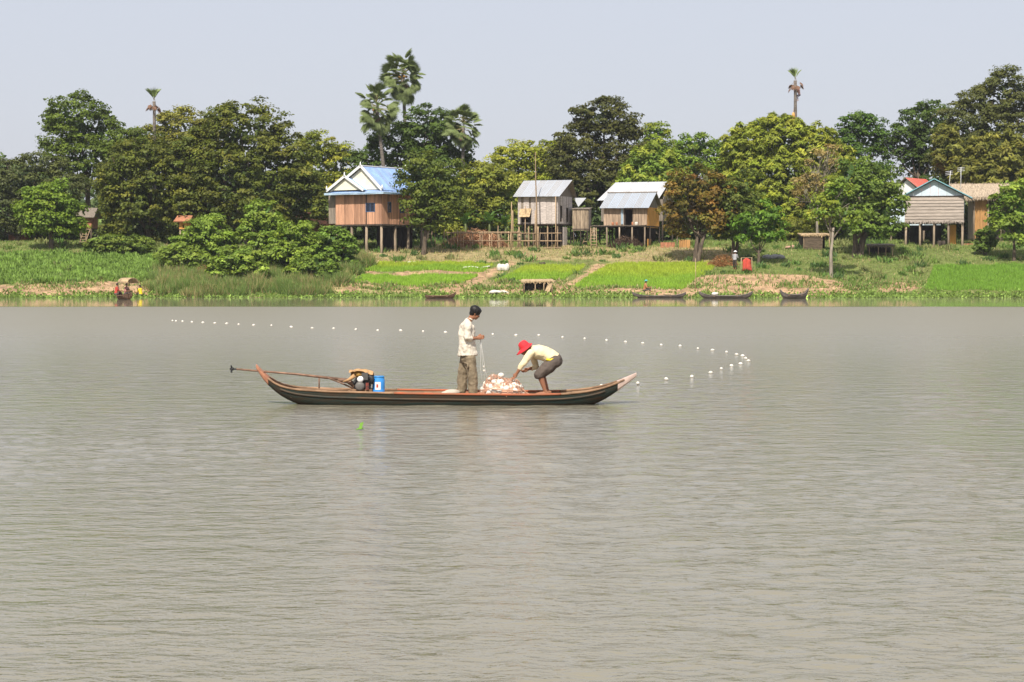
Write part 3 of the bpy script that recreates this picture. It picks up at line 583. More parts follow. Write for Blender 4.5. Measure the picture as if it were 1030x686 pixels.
# --- house 1: reddish board house, blue roof, nested gables
h, s = house_frame('board_house', 'reddish board house on stilts with blue roof and white nested gables', 384, 255, 33)
W, D, Z0, Z1 = 49*s/math.cos(math.radians(33)), 6.6, 29.5*s, 62*s
wall(h, (-W, 0), (0, 0), Z0, Z1, TEAK, [(W*.66, W*.66+1.05, Z0+1.15, Z0+2.0)], .25, label='reddish vertical board front wall')
wall(h, (0, 0), (0, D), Z0, Z1, TEAK, [(.9, 1.45, Z0+1.1, Z0+2.1), (2.9, 3.45, Z0+1.1, Z0+2.1), (4.9, 5.45, Z0+1.1, Z0+2.1)], .25)
wall(h, (0, D), (-W, D), Z0, Z1, GREYWOOD); wall(h, (-W, D), (-W, 0), Z0, Z1, GREYWOOD)
def window(parent, c, w, hh, along, m=WINDARK, fm=None, mull=True):
    fm = fm or mat('dark_blue_paint', (.09, .15, .28), .6, .2)
    """frame + panes, c = centre of the opening on the wall line, along = unit plan direction"""
    d = Vector((*along, 0)); R = Matrix((d, Vector((-d.y, d.x, 0)), Vector((0, 0, 1)))).transposed(); c = Vector(c); f = MB(); t = .05
    for sg in (-1, 1):
        f.box(c+d*(sg*(w/2-t/2)), (t, .10, hh), R); f.box(c+Vector((0, 0, sg*(hh/2-t/2))), (w-2*t, .09, t), R)
    if mull: f.box(c, (t*.7, .08, hh-2*t), R)
    wo = f.build('window', fm, parent)
    for sg in ((-1, 1) if mull else (0,)): MB().box(c+d*(sg*w/4), (w/2-.06 if mull else w-.1, .015, hh-.1), R).build('pane', m, wo)
window(h, (-W+W*.66+.525, 0, Z0+1.575), 1.05, .85, (1, 0))
for q in (1.175, 3.175, 5.175): window(h, (0, q, Z0+1.6), .55, 1.0, (0, 1), mull=False)
wall(h, (-W-1.05, .25), (-W, .25), Z0+.1, Z1-.15, GREYWOOD, (), .3, name='side_screen', label='grey plank screen at the left end'); wall(h, (-W-1.05, 2.6), (-W-1.05, .25), Z0+.1, Z1-.15, GREYWOOD, name='side_screen')
fl = MB().box((-W/2, D/2, Z0-.08), (W+.2, D+.2, .14)).build('floor', DARKWOOD, h)
for i in range(4):
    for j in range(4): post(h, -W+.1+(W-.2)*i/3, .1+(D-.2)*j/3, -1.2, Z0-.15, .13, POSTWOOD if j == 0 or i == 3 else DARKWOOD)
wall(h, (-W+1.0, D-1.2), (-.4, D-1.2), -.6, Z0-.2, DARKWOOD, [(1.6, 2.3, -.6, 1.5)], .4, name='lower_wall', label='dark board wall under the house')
wall(h, (-W, 2.5), (-W, 0.8), -.3, 1.9, TERRA, name='lower_wall')
ZR = 88*s; OV = .75                                        # skirt roof all round, then main gable roof
zsk = Z1+.22; q = .55
E = [(-W-OV, -OV, Z1-.12), (OV, -OV, Z1-.12), (OV, D+OV, Z1-.12), (-W-OV, D+OV, Z1-.12)]; I = [(-W+q-.5, q-.5, zsk), (-q+.5, q-.5, zsk), (-q+.5, D-q+.5, zsk), (-W+q-.5, D-q+.5, zsk)]
for k in range(4): roof(h, E[k], E[(k+1) % 4], I[(k+1) % 4], I[k], 7, BLUEROOF, 'skirt_roof')
for k in range(4):
    a, b = Vector(E[k]), Vector(E[(k+1) % 4]); d = (b-a).normalized(); R = Matrix((d, Vector((-d.y, d.x, 0)), Vector((0, 0, 1)))).transposed()
    MB().box((a+b)/2+Vector((0, 0, -.03)), ((b-a).length+.1, .05, .2), R).build('fascia', BLUEP, h)
xa = -W*.40                                                 # main ridge, off centre to the right
roof(h, (.25, -.35, zsk-.05), (.25, D+.2, zsk-.05), (xa, D+.2, ZR), (xa, -.35, ZR), 9, BLUEROOF)
roof(h, (-W-.25, D+.2, zsk-.05), (-W-.25, -.35, zsk-.05), (xa, -.35, ZR), (xa, D+.2, ZR), 9, BLUEROOF)
MB().prism([(-W+.05, -.1, zsk), (-.05, -.1, zsk), (xa, -.1, ZR-.12)], (0, .06, 0)).build('gable_panel', CREAM, h)
xb, zb = -W*.70, ZR-.95                                      # lower gable stepping forward on the left
MB().prism([(-W-.2, -.52, zsk-.02), (-W*.36, -.52, zsk-.02), (xb, -.52, zb-.1)], (0, .06, 0)).build('gable_panel', CREAM, h)
roof(h, (-W*.30, -.7, zsk-.05), (-W*.30, 1.2, zsk-.05), (xb, 1.2, zb), (xb, -.7, zb), 3, BLUEROOF); roof(h, (-W-.45, 1.2, zsk-.05), (-W-.45, -.7, zsk-.05), (xb, -.7, zb), (xb, 1.2, zb), 3, BLUEROOF)
def barge(a, b, yy):
    a, b = Vector((a[0], yy, a[1])), Vector((b[0], yy, b[1])); d = (b-a).normalized(); n_ = Vector((-d.z, 0, d.x)); n_ = n_ if n_.z > 0 else -n_
    MB().prism([a-n_*.10, b-n_*.10, b+n_*.13, a+n_*.13], (0, .07, 0)).build('barge_board', WHITEP, h)
barge((.33, zsk-.1), (xa, ZR), -.43); barge((-W-.33, zsk-.1), (xa, ZR), -.435); barge((-W*.29, zsk-.1), (xb, zb), -.78); barge((-W-.53, zsk-.1), (xb, zb), -.785)
for (fx, fy, fz) in ((xa, -.4, ZR), (xa, D+.15, ZR), (xb, -.75, zb), (.36, -.4, zsk), (-W-.5, -.75, zsk)): MB().tube([(fx, fy, fz), (fx, fy, fz+.2), (fx, fy, fz+.42)], [.1, .07, .02], 6).build('finial', WHITEP, h)
MB().box((xa, D/2, ZR+.05), (.16, D+.5, .1)).build('ridge_cap', WHITEP, h)
ladder(h, (-W-.9, .6, -.3), (-W-.1, 1.8, Z0), .6, POSTWOOD)

# --- house 2: grey matting house with tin roof
h, s = house_frame('matting_house', 'grey matting-walled stilt house with tin roof and propped window flap', 561, 250, 20)
ph = math.radians(20); W, D, Z0, Z1 = 40*s/math.cos(ph), 4.4, 25*s, 53*s
wall(h, (-W, 0), (0, 0), Z0, Z1, MATTING, [(.35, 1.35, Z0+.15, Z0+1.35)], .62, piece='matting_panel', gap=.97, pm=GREYWOOD)
wall(h, (0, 0), (0, D), Z0, Z1, MATTING, [(.75, 1.3, Z0-.0+.2, Z0+1.75), (2.6, 3.2, Z0+.2, Z0+1.6)], .62, piece='matting_panel', gap=.97, pm=GREYWOOD)
wall(h, (0, D), (-W, D), Z0, Z1, MATTING); wall(h, (-W, D), (-W, 0), Z0, Z1, MATTING)
MB().slab([(-W+.25, -.12, Z0+1.45), (-W+.35, -.75, Z0+.65), (-W+1.45, -.75, Z0+.65), (-W+1.45, -.12, Z0+1.5)], .03).build('window_flap', STRAW, h)
MB().box((-W/2, D/2, Z0-.07), (W+.15, D+.15, .12)).build('floor', DARKWOOD, h)
zr = 69.5*s
roof(h, (-W-.35, -.45, Z1-.05), (.35, -.45, Z1-.05), (.75, D/2, zr), (-W-.2, D/2, zr), 6, TIN); roof(h, (.35, D+.45, Z1-.05), (-W-.35, D+.45, Z1-.05), (-W-.2, D/2, zr), (.75, D/2, zr), 6, TIN)
MB().prism([(0, .0, Z1), (0, D, Z1), (.12, D/2, zr-.15)], (-.05, 0, 0)).build('gable_panel', GREYWOOD, h); MB().prism([(-W, 0, Z1), (-W, D, Z1), (-W, D/2, zr-.15)], (.05, 0, 0)).build('gable_panel', GREYWOOD, h)
for i in range(5):
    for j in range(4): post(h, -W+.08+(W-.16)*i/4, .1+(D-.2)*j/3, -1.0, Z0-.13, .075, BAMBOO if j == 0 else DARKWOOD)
for k in range(14): MB().tube([(-W+.1+W*k/13, .5+.25*(k % 3), -.5), (-W+.1+W*k/13+random.uniform(-.25, .25), .6, Z0-.15)], .045, 5).build('brace', DARKWOOD if k % 2 else POSTWOOD, h)
for k, (x, z) in enumerate(((-W-.35, 3.7), (-W+.95, 4.1), (-W*.52, 3.7), (-.05, 5.0))): post(h, x, -.5, -.5, z, .05, BAMBOO, 'bamboo_pole')
for z in (1.5, .75, .1): beam(h, (-W-1.2, -.62, z), (.6, -.6, z-.03), .05, BAMBOO, 'rail')
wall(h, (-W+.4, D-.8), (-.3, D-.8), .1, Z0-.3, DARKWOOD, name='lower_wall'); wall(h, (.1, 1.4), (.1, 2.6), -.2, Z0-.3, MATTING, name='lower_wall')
# annex
o, s2 = house_frame('annex_hut', 'small thatch-walled annex hut wedged between the two tin-roofed houses', 592, 0, 10, 'hut', Y=184.5)
wall(o, (-1.6, 0), (0, 0), 1.5, 3.6, POSTWOOD, (), .4, piece='wall_board', pm=DARKWOOD); wall(o, (0, 0), (0, 2), 1.5, 3.6, THATCHW); wall(o, (-1.6, 2), (-1.6, 0), 1.5, 3.6, THATCHW)
MB().slab([(-1.7, -.15, 3.62), (.1, -.15, 3.6), (.1, 2.1, 3.78), (-1.7, 2.1, 3.8)], .05).build('roof', GREYWOOD, o); MB().prism([(-1.15, .9, 3.82), (-.35, .9, 4.7), (-1.6, .9, 4.7)], (0, .02, 0)).build('tin_gable', TINW, o); MB().box((-.8, 1, 1.62), (1.7, 2.1, .1)).build('floor', DARKWOOD, o)
for x in (-1.5, -.8, -.1):
    for y in (.1, 1.9): post(o, x, y, -.6, 1.58, .06, DARKWOOD)
ladder(o, (.65, -1.0, -.1), (.45, .1, 1.75), .55)

# --- house 3: pair of tin roofs, orange side
h, s = house_frame('deck_house', 'low tin-roofed house with raised plank deck and bright orange end wall', 651, 248, 20)
W, D, Z0, Z1 = 43*s/math.cos(ph), 4.2, 21.5*s, 39.5*s
wall(h, (-W, 0), (0, 0), Z0, Z1, TANWOOD, [(W*.50, W*.66, Z0, Z0+1.55)], .3, label='weathered plank front wall with a dark doorway'); wall(h, (0, 0), (0, D), Z0-.25, Z1, ORANGEW, (), .45, piece='orange_board', pm=ORANGEW, label='bright orange end wall')
wall(h, (0, D), (-W, D), Z0, Z1, GREYWOOD); wall(h, (-W, D), (-W, 0), Z0, Z1, GREYWOOD)
zr = 55*s
roof(h, (-W-.3, -.5, Z1-.05), (.3, -.5, Z1-.05), (.35, D/2, zr), (-W-.15, D/2, zr), 6, TINB); MB().tube([(-W-.25, D/2-.03, zr+.03), (.42, D/2-.03, zr+.03)], .07, 6).build('ridge_cap', GREYWOOD, h); roof(h, (.3, D+.4, Z1-.05), (-W-.3, D+.4, Z1-.05), (-W-.15, D/2, zr), (.35, D/2, zr), 6, TIN)
MB().prism([(.0, 0, Z1), (.0, D, Z1), (.0, D/2, zr-.12)], (-.05, 0, 0)).build('gable_panel', GREYWOOD, h); MB().prism([(-W, 0, Z1), (-W, D, Z1), (-W, D/2, zr-.12)], (.05, 0, 0)).build('gable_panel', GREYWOOD, h)
MB().box((-W*.55, .0, Z0+.85), (.5, .06, 1.5), Matrix.Rotation(.9, 3, 'Z')).build('door', BLUEP, h)
dk = MB().box((-W/2-.35, D/2-.6, Z0-.12), (W+1.0, D+1.4, .1)).build('deck', DARKWOOD, h)
pl = MB().box((0, 0, 0), (.42, 1.25, .04)).mesh('deck_board'); pl.materials.append(GREYWOOD)
for i in range(int((W+1)/.46)): link('deck_board', pl, None, dk, (-W-.6+.46*i, -.72, Z0-.045))
for i in range(5):
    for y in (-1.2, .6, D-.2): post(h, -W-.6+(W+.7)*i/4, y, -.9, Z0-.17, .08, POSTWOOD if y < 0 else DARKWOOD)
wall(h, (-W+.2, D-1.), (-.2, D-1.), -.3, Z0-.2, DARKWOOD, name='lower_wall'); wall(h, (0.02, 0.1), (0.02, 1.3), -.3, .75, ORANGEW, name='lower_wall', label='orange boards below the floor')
for sx, sz, rr in ((-.9, 0, .17), (-3.3, 0, .14), (-2.9, 0, .12), (-1.3, 0, .1)): MB().lathe([(rr*.7, Z0-.02), (rr, Z0+.1), (rr*.9, Z0+.26), (rr*.5, Z0+.3), (0, Z0+.3)], 10, Matrix.Translation((sx, -.7, 0))).build('pot', TERRA if sx < -1 else SACK, h)
ladder(h, (-W-1.5, -1.6, -.1), (-W-.9, -.9, Z0), .6)
o, s2 = house_frame('rear_house', 'tin-roofed house close behind the deck house, its ridge showing above', 667, 0, 20, Y=192)
W2 = 6.6; wall(o, (-W2, 0), (0, 0), 2.2, 4.4, GREYWOOD); wall(o, (0, 0), (0, 4), 2.2, 4.4, GREYWOOD); wall(o, (-W2, 4), (-W2, 0), 2.2, 4.4, MATTING); wall(o, (0, 4), (-W2, 4), 2.2, 4.4, MATTING)
roof(o, (-W2-.3, -.5, 4.35), (-.4, -.5, 4.35), (.1, 2, 6.25), (-W2+.9, 2, 6.25), 7, TINW); roof(o, (-.4, 4.5, 4.35), (-W2-.3, 4.5, 4.35), (-W2+.9, 2, 6.25), (.1, 2, 6.25), 7, TIN)
MB().prism([(0, 0, 4.4), (0, 4, 4.4), (0, 2, 6.1)], (-.05, 0, 0)).build('gable_panel', GREYWOOD, o)
for x in (-6, -4, -2, -.1):
    for y in (.1, 3.9): post(o, x, y, -.6, 2.2, .09, DARKWOOD)

# --- house 4: pale blue gable, thatch walls
h, s = house_frame('gable_house', 'grey thatch-walled stilt house with pale blue tin gable', 969, 247.5, 14)
ph4 = math.radians(14); W, D, Z0, Z1 = 56*s/math.cos(ph4), 4.9, 25*s, 50*s
for k, (a, b, nm) in enumerate((((-W, 0), (0, 0), 'grey'), ((0, 0), (0, D), None), ((0, D), (-W, D), None), ((-W, D), (-W, 0), None))):
    w = wall(h, a, b, Z0, Z1, GREYWOOD, [(1.6, 3.3, Z0+.75, Z1-.25)] if k == 1 else ())
    if k == 0:
        n = 8
        for i in range(n):
            z0 = Z0-.1+(Z1-Z0+.05)*i/n; MB().slab([(-W-.02, -.13, z0), (.02, -.13, z0), (.02, -.05, z0+.42), (-W-.02, -.05, z0+.42)], .03).build('thatch_course', THATCHW, w)
        straw_edge(w, (-W, -.12, Z0-.02), (0, -.12, Z0-.02), 420, .22, THATCHW)
MB().box((.03, 2.45, Z0+1.5), (.03, 1.7, 1.4)).build('shutter', BLUEP, h)
zr = 67.5*s; xm = -W/2-.02
roof(h, (.75, -.5, Z1-.12), (.75, D+.4, Z1-.12), (xm, D+.4, zr), (xm, -.5, zr), 6, TIN); roof(h, (-W-.65, D+.4, Z1-.12), (-W-.65, -.5, Z1-.12), (xm, -.5, zr), (xm, D+.4, zr), 6, TIN)
n = 7
for i in range(n):
    x0, x1 = -W+W*i/n, -W+W*(i+1)/n-.02; t = lambda x: Z1+.08+(zr-.22-Z1)*(1-abs(x-xm)/(W/2+.02))
    poly = [(x0, -.06, Z1+.05), (x1, -.06, Z1+.05), (x1, -.06, max(t(x1), Z1+.07))]+([(xm, -.06, t(xm))] if x0 < xm < x1 else [])+[(x0, -.06, max(t(x0), Z1+.07))]
    MB().prism(poly, (0, .03+.004*(i % 2), 0)).build('gable_sheet', PALEBLUE, h)
for (x0, z0) in ((.8, Z1-.2), (-W-.7, Z1-.2)):
    a, b = Vector((x0, -.58, z0)), Vector((xm, -.58, zr)); d = (b-a).normalized(); n_ = Vector((-d.z, 0, d.x)); n_ = n_ if n_.z > 0 else -n_
    MB().prism([a-n_*.04, b-n_*.04, b+n_*.05, a+n_*.05], (0, .05 if x0 > 0 else .06, 0)).build('barge_board', TEAL, h)
MB().box((xm, -.12, Z1+.02), (W, .06, .08)).build('tie_beam', DARKWOOD, h)
MB().box((-W/2, D/2, Z0-.1), (W+.1, D+.1, .12)).build('floor', DARKWOOD, h)
for i in range(5):
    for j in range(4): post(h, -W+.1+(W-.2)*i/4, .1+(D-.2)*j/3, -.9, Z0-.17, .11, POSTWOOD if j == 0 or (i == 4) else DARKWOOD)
MB().box((-1.15, 1.7, 1.05), (.85, .08, 2.1)).build('panel_door', ORANGEW, h)
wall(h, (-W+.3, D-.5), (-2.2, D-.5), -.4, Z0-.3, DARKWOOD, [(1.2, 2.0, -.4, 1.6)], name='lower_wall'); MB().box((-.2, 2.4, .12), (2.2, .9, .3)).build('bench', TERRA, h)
for x, rr, zz in ((-2.3, .25, 0), (-1.9, .2, 0)): MB().lathe([(rr*.6, zz-.2), (rr, zz+.2), (rr*.9, zz+.5), (rr*.4, zz+.55), (0, zz+.55)], 10, Matrix.Translation((x, .7, 0))).build('water_jar', DARKWOOD, h)
for i, (dx, hh) in enumerate(((.6, 1.25), (-.55, .9))):
    a = MB().tube([(xm+1.9+dx, D*.5, zr-.9), (xm+1.9+dx+.15*i, D*.5, zr+hh)], .025, 5)
    for q in range(3): a.tube([(xm+1.9+dx-.35, D*.5, zr+hh-.1-.16*q), (xm+1.9+dx+.35, D*.5, zr+hh-.02-.16*q)], .018, 4)
    a.build('antenna', WHITEP, h)
# thatched house behind right
o, s2 = house_frame('thatched_house', 'brown thatched house with orange wall, half hidden right of the pale blue gable', 1000, 0, 6, Y=194)
wall(o, (-2.2, 0), (-.7, 0), .4, 4.6, ORANGED, (), .4, piece='orange_board', pm=ORANGED); wall(o, (-.7, .6), (1.9, .6), .4, 4.6, DARKWOOD, [(.4, 1.6, .9, 3.9)]); wall(o, (1.9, .6), (1.9, 4), .4, 4.6, GREYWOOD); wall(o, (-2.2, 4), (-2.2, 0), .4, 4.6, GREYWOOD); wall(o, (1.9, 4), (-2.2, 4), .4, 4.6, GREYWOOD)
rf = MB().slab([(-3.6, -.9, 4.55), (1.7, -.9, 4.75), (1.9, 2.2, 6.1), (-4.4, 2.2, 6.1)], .16).build('roof', THATCH, o); rb = MB().slab([(1.7, 5.2, 4.6), (-3.6, 5.2, 4.6), (-4.4, 2.2, 6.1), (1.9, 2.2, 6.1)], .16).build('roof', THATCH, o)
straw_edge(rf, (-3.6, -.92, 4.5), (1.7, -.92, 4.7), 500, .32, THATCH); straw_edge(rf, (-4.4, 2.2, 6.12), (1.9, 2.2, 6.12), 220, .2, THATCH)
for x in (-2.1, -.7, .6, 1.8): post(o, x, -.05, -.5, 4.5, .09)
# red-roofed house behind
o, s2 = house_frame('red_roof_house', 'house behind with red and white roof showing left of the pale blue gable', 929, 0, 38, Y=199)
wall(o, (-4, 0), (0, 0), 1.8, 4.9, PALEBLUE); wall(o, (0, 0), (0, 4), 1.8, 4.9, PALEBLUE); wall(o, (-4, 4), (-4, 0), 1.8, 4.9, PALEBLUE); wall(o, (0, 4), (-4, 4), 1.8, 4.9, PALEBLUE)
roof(o, (.5, -.5, 5.0), (.5, 4.5, 5.0), (-2, 4.5, 6.85), (-2, -.5, 6.85), 4, REDROOF); roof(o, (-4.5, 4.5, 5.0), (-4.5, -.5, 5.0), (-2, -.5, 6.85), (-2, 4.5, 6.85), 4, TIN)
MB().prism([(-4, -.05, 4.9), (0, -.05, 4.9), (-2, -.05, 6.65)], (0, .05, 0)).build('gable_panel', WHITEP, o)
for x in (-3.9, -2, -.1):
    for y in (.1, 3.9): post(o, x, y, -.5, 1.8, .12)

# huts half hidden in the left trees
def hut(label, px, Y, w, d, z0, z1, rot, m, rm=THATCH, lad=False):
    o, _ = house_frame('village_hut', label, px, 0, rot, 'hut', Y=Y); o['group'] = 'huts hidden among the left trees'
    for a, b in (((-w, 0), (0, 0)), ((0, 0), (0, d)), ((0, d), (-w, d)), ((-w, d), (-w, 0))): wall(o, a, b, z0, z1, m, [(w*.4, w*.6, z0+.1, z1-.4)] if a == (-w, 0) else ())
    MB().slab([(-w-.4, -.5, z1-.1), (.4, -.5, z1-.1), (.3, d/2, z1+.45*d), (-w-.3, d/2, z1+.45*d)], .1).build('roof', rm, o); MB().slab([(.4, d+.5, z1-.1), (-w-.4, d+.5, z1-.1), (-w-.3, d/2, z1+.45*d), (.3, d/2, z1+.45*d)], .1).build('roof', rm, o)
    for x in (-w+.1, -w/2, -.1):
        for y in (.1, d-.1): post(o, x, y, -.5, z0+.02, .09)
    MB().box((-w/2, d/2, z0-.03), (w, d, .1)).build('floor', DARKWOOD, o)
    if lad: ladder(o, (-.6, -1.2, 0), (-.4, -.1, z0), .6)
hut('terracotta-walled hut with a leaning ladder glimpsed right of the round green tree', 93, 190, 1.3, 2, 1.5, 2.7, 5, TERRA, lad=True, rm=GREYWOOD)
hut('bright orange-walled hut glimpsed beneath the two big mango trees', 189.5, 183.5, .9, 1.1, 1.75, 2.6, 8, ORANGEW, TERRA)
hut('low terracotta hut behind the far left field', 28, 199.5, 2.0, 2.0, .1, 1.0, 0, TERRA, GREYWOOD)
hut('low terracotta hut just left of the blue-roofed house', 326, 192, 3.2, 2.6, .2, 1.9, 10, TERRA, TERRA)

# --- bamboo rack with stacked brush
g = ground(487, 251); o = tag(empty('drying_rack', g), 'long bamboo drying rack left of the grey tin-roofed house', 'rack'); s = g.y/F; x0, x1 = -33*s, 34*s
for i in range(8):
    x = x0+(x1-x0)*i/7; post(o, x, 0, -.6, 1.55+.35*random.random(), .045, BAMBOO); post(o, x+.2, 1.6, -.6, 1.7, .045, BAMBOO)
for y, z in ((-.06, 1.55), (1.6, 1.65), (-.07, .8)): beam(o, (x0-.5, y, z), (x1+.3, y, z+.05), .045, BAMBOO, 'rail')
for i in range(16): beam(o, (x0+.2+(x1-x0)*i/16, -.3, 1.62), (x0+.3+(x1-x0)*i/16, 1.9, 1.74), .03, BAMBOO, 'slat')
def brush(name, label, px, py, rx, ry, hz, n, c, seed, ln=.8):
    g = ground(px, py); r = np.random.default_rng(seed); a = r.uniform(0, 6.28, n); q = np.sqrt(r.random(n)); P = np.stack([rx*q*np.cos(a), ry*q*np.sin(a), hz*(1-q**2)*r.random(n)], -1)
    P[:, 2] += zt(g.x+P[:, 0], g.y+P[:, 1])-g.z
    d = unit(r.normal(size=(n, 3))*np.array([1, 1, .7])+np.array([0, 0, .25])); sd = unit(np.cross(d, r.normal(size=(n, 3))))*.03; L = ln*r.uniform(.4, 1.2, (n, 1))
    V = np.stack([P-sd, P+sd, P+d*L*.5], 1).reshape(-1, 3); C = np.array(c)*np.exp(r.normal(0, .3, (n, 1)))
    return tag(link(name, mesh_np(name, V, np.arange(3*n).reshape(n, 3), False, np.repeat(C, 3, 0)), GRASS, None, g), label, 'brush', kind='stuff')
brush('brush_pile', 'heap of dry brown brush lying beneath the bamboo rack', 478, 248, 3.3, .9, 1.7, 7000, (.44, .25, .15), 5)
brush('brush_pile', 'dark heap of straw under the deck of the tin-roofed house', 630, 249, 1.7, .9, 1.1, 3200, (.10, .065, .045), 6)
brush('brush_pile', 'clump of dry orange-brown brush left of the person under the tree', 726, 268, 1.4, .5, 1.1, 1500, (.36, .19, .08), 7)
brush('brush_pile', 'dry brown bracken patch on the grassy bank at left', 207, 281, 1.2, .6, 1.3, 1200, (.30, .18, .08), 8)
# picket poles right of house tree
for i, (px, py, hh, ln) in enumerate(((433, 247, 1.4, .15), (438, 247, 1.1, -.1), (446, 248, 1.8, .1), (452, 248, 1.5, -.3), (514, 252, 4.6, .05), (460, 251, 1.9, .0), (500, 250, 2.2, .1))):
    g = ground(px, py); lab = ['leaning stake nearest the tree beside the blue-roofed house', 'short stake, second right of the tree beside the blue-roofed house', 'upright stake, third right of the tree beside the blue-roofed house', 'left-leaning stake near the left end of the bamboo rack', 'tall bamboo pole at the left corner of the grey tin-roofed house', 'bamboo stake in front of the bamboo rack, left of its middle', 'bamboo stake in front of the bamboo rack, right of its middle'][i]
    t = MB().tube([(0, 0, -.4), (ln*.5+.02, 0, hh/2), (ln, 0, hh)], [.06, .05, .04], 6).build('stake', BAMBOO, None, g); tag(t, lab, 'stake', 'stakes near the rack')
g = ground(539.5, 251.5); top = pix(538.5, 153, g.y)-g
tag(MB().tube([(0, 0, -.5), (.03, 0, top.z*.4), top*.75, top], [.085, .075, .055, .03], 7).build('tall_pole', BAMBOO, None, g), 'very tall thin bamboo mast before the grey tin-roofed house', 'pole')
g = ground(699.5, 291); tag(MB().tube([(0, 0, -.4), (.02, 0, 1.3), (0, 0, 2.6)], [.035, .03, .02], 6).build('thin_pole', BAMBOO, None, g), 'thin pole at the edge of the large bright green bed', 'pole')

# --- shelters
def shelter(label, px, py, w, d, hh, rot, rm, dark=DARKWOOD, ragged=220):
    g = ground(px, py); o = tag(empty('shelter', g, math.radians(rot)), label, 'shelter')
    back = MB().box((0, d, hh*.42), (w*.95, .06, hh*.85)).build('back_wall', dark, o); MB().box((-w*.46, d/2, hh*.42), (.06, d*.9, hh*.85)).build('side_wall', dark, o)
    r_ = MB().slab([(-w/2-.15, -.2, hh-.1), (w/2+.15, -.2, hh-.03), (w/2+.05, d+.2, hh+.12), (-w/2-.05, d+.2, hh+.1)], .09).build('roof', rm, o)
    straw_edge(r_, (-w/2-.15, -.22, hh-.12), (w/2+.15, -.22, hh-.06), ragged, .16, rm)
    for x in (-w/2+.08, -w*.1, w*.2, w/2-.08): post(o, x, -.1, -.3, hh-.15, .045, BAMBOO)
    return o
shelter('low open shelter with tan straw roof at the water edge below the beds', 541, 293, 2.5, .8, .9, 4, STRAW, ragged=90)
o = shelter('small straw-roofed shelter on the grass below the great bamboo', 821, 251, 2.7, 1.6, 1.5, 6, STRAW)
MB().box((-.35, -.16, .62), (1.75, .05, 1.3)).build('front_mat', mat('dark_mat', (.16, .12, .085), 1, .4, (2, 2, 9), .4), o)
o = shelter('low grey shed behind the spreading tree left of the pale blue gable', 886, 257, 2.3, 1.4, 1.0, -4, GREYWOOD)
# sacks and sheets on the bank
def sack(label, px, py, w, d, hh, m=SACK, seed=0, name='sack', cat='sack'):
    r = random.Random(seed+px); mb = MB()
    for i in range(3):
        x = (i-1)*w*.32; mb.ball((x, r.uniform(-.1, .1)*d, hh*.32), (w*.27, d*.5, hh*r.uniform(.4, .62)), 6, 9, Matrix.Rotation(r.uniform(-.3, .3), 3, 'Y'))
    o = mb.build(name, m, None, ground(px, py)); md = o.modifiers.new('r', 'REMESH'); md.mode = 'VOXEL'; md.voxel_size = .04; return tag(o, label, cat)
sack('white sack heap at the head of the diagonal path', 506, 272, 1.0, .6, .75); sack('long pale plastic sheet heap lying left of the white sack heap', 478, 270, 2.4, .5, .22, seed=2, name='plastic_sheet', cat='sheet')
sack('white plastic heap at the waterline left of the low straw shelter', 502, 295, 1.5, .5, .3, seed=3, name='plastic_heap', cat='heap'); sack('white sack on the upper edge of the left bright bed', 414, 265, .8, .4, .25, seed=4)
sack('blue and white rubbish bag beside the soil path at left', 336, 281, .5, .4, .4, WHITEP, 5, 'rubbish_bag', 'bag'); sack('pale stone in the middle of the left field', 82, 281, .35, .3, .38, SACK, 6, 'field_stone', 'stone')
sack('grey tarpaulin heap on the grass right of the red cloth', 778, 260, 1.9, .8, .4, mat('tarp', (.42, .40, .42), .7), 7, 'tarpaulin', 'tarpaulin'); sack('pinkish brushwood heap left of the straw shelter on the grass', 798, 250, 1.4, .7, .35, mat('pinkwood', (.50, .30, .22), .9), 8, 'wood_heap', 'heap')
sack('pale soil-coloured sack on the bare slope above the canopied boat', 146, 278, 1.1, .6, .35, STRAW, 9); sack('dark basket-like lump at the top of the middle bed', 545, 267, .6, .4, .35, DARKWOOD, 10, 'dark_lump', 'lump')
o = tag(empty('board_screen', ground(682, 249)), 'low orange-brown board screen right of the deck house', 'screen'); wall(o, (-1.7, 0), (-.3, 0), -.2, .5, TERRA, (), .35, pm=DARKWOOD); wall(o, (.1, .2), (1.2, .25), -.2, .75, ORANGED, (), .37, pm=DARKWOOD); post(o, -.1, .05, -.3, 1.4, .05)
g = ground(595, 296.5); tag(MB().slab([(-.32, 0, 0), (.1, 0, -.02), (.42, .25, .95), (.08, .25, 1.0)], .05).build('leaning_board', STRAW, None, g+Vector((-3.7, 0, 0))), 'pale board leaning on the soil beside the low straw shelter', 'board')
g = ground(751, 275); c = tag(empty('hung_cloth', g), 'red cloth hung from a pole at the foot of the small tree', 'cloth')
vs = []; nn, mm = 9, 7
for j in range(mm):
    for i in range(nn): vs.append((-.36+.72*i/(nn-1)+.12*j/mm*math.sin(i), .09*math.sin(i*1.7+j*.3)-.12*j/mm, 1.3-1.0*j/(mm-1)-.1*math.cos(i*.8)))
cl = MB().add(vs, [(j*nn+i, j*nn+i+1, (j+1)*nn+i+1, (j+1)*nn+i) for j in range(mm-1) for i in range(nn-1)], True).build('sheet', REDCLOTH, c); md = cl.modifiers.new('s', 'SOLIDIFY'); md.thickness = .02
MB().tube([(-.5, .03, -.3), (-.48, .03, 1.4)], .035, 6).build('pole', BAMBOO, c); MB().tube([(.5, .03, -.3), (.46, .03, 1.42)], .035, 6).build('pole', BAMBOO, c); MB().tube([(-.5, .03, 1.38), (.5, .03, 1.4)], .025, 6).build('rail', BAMBOO, c)

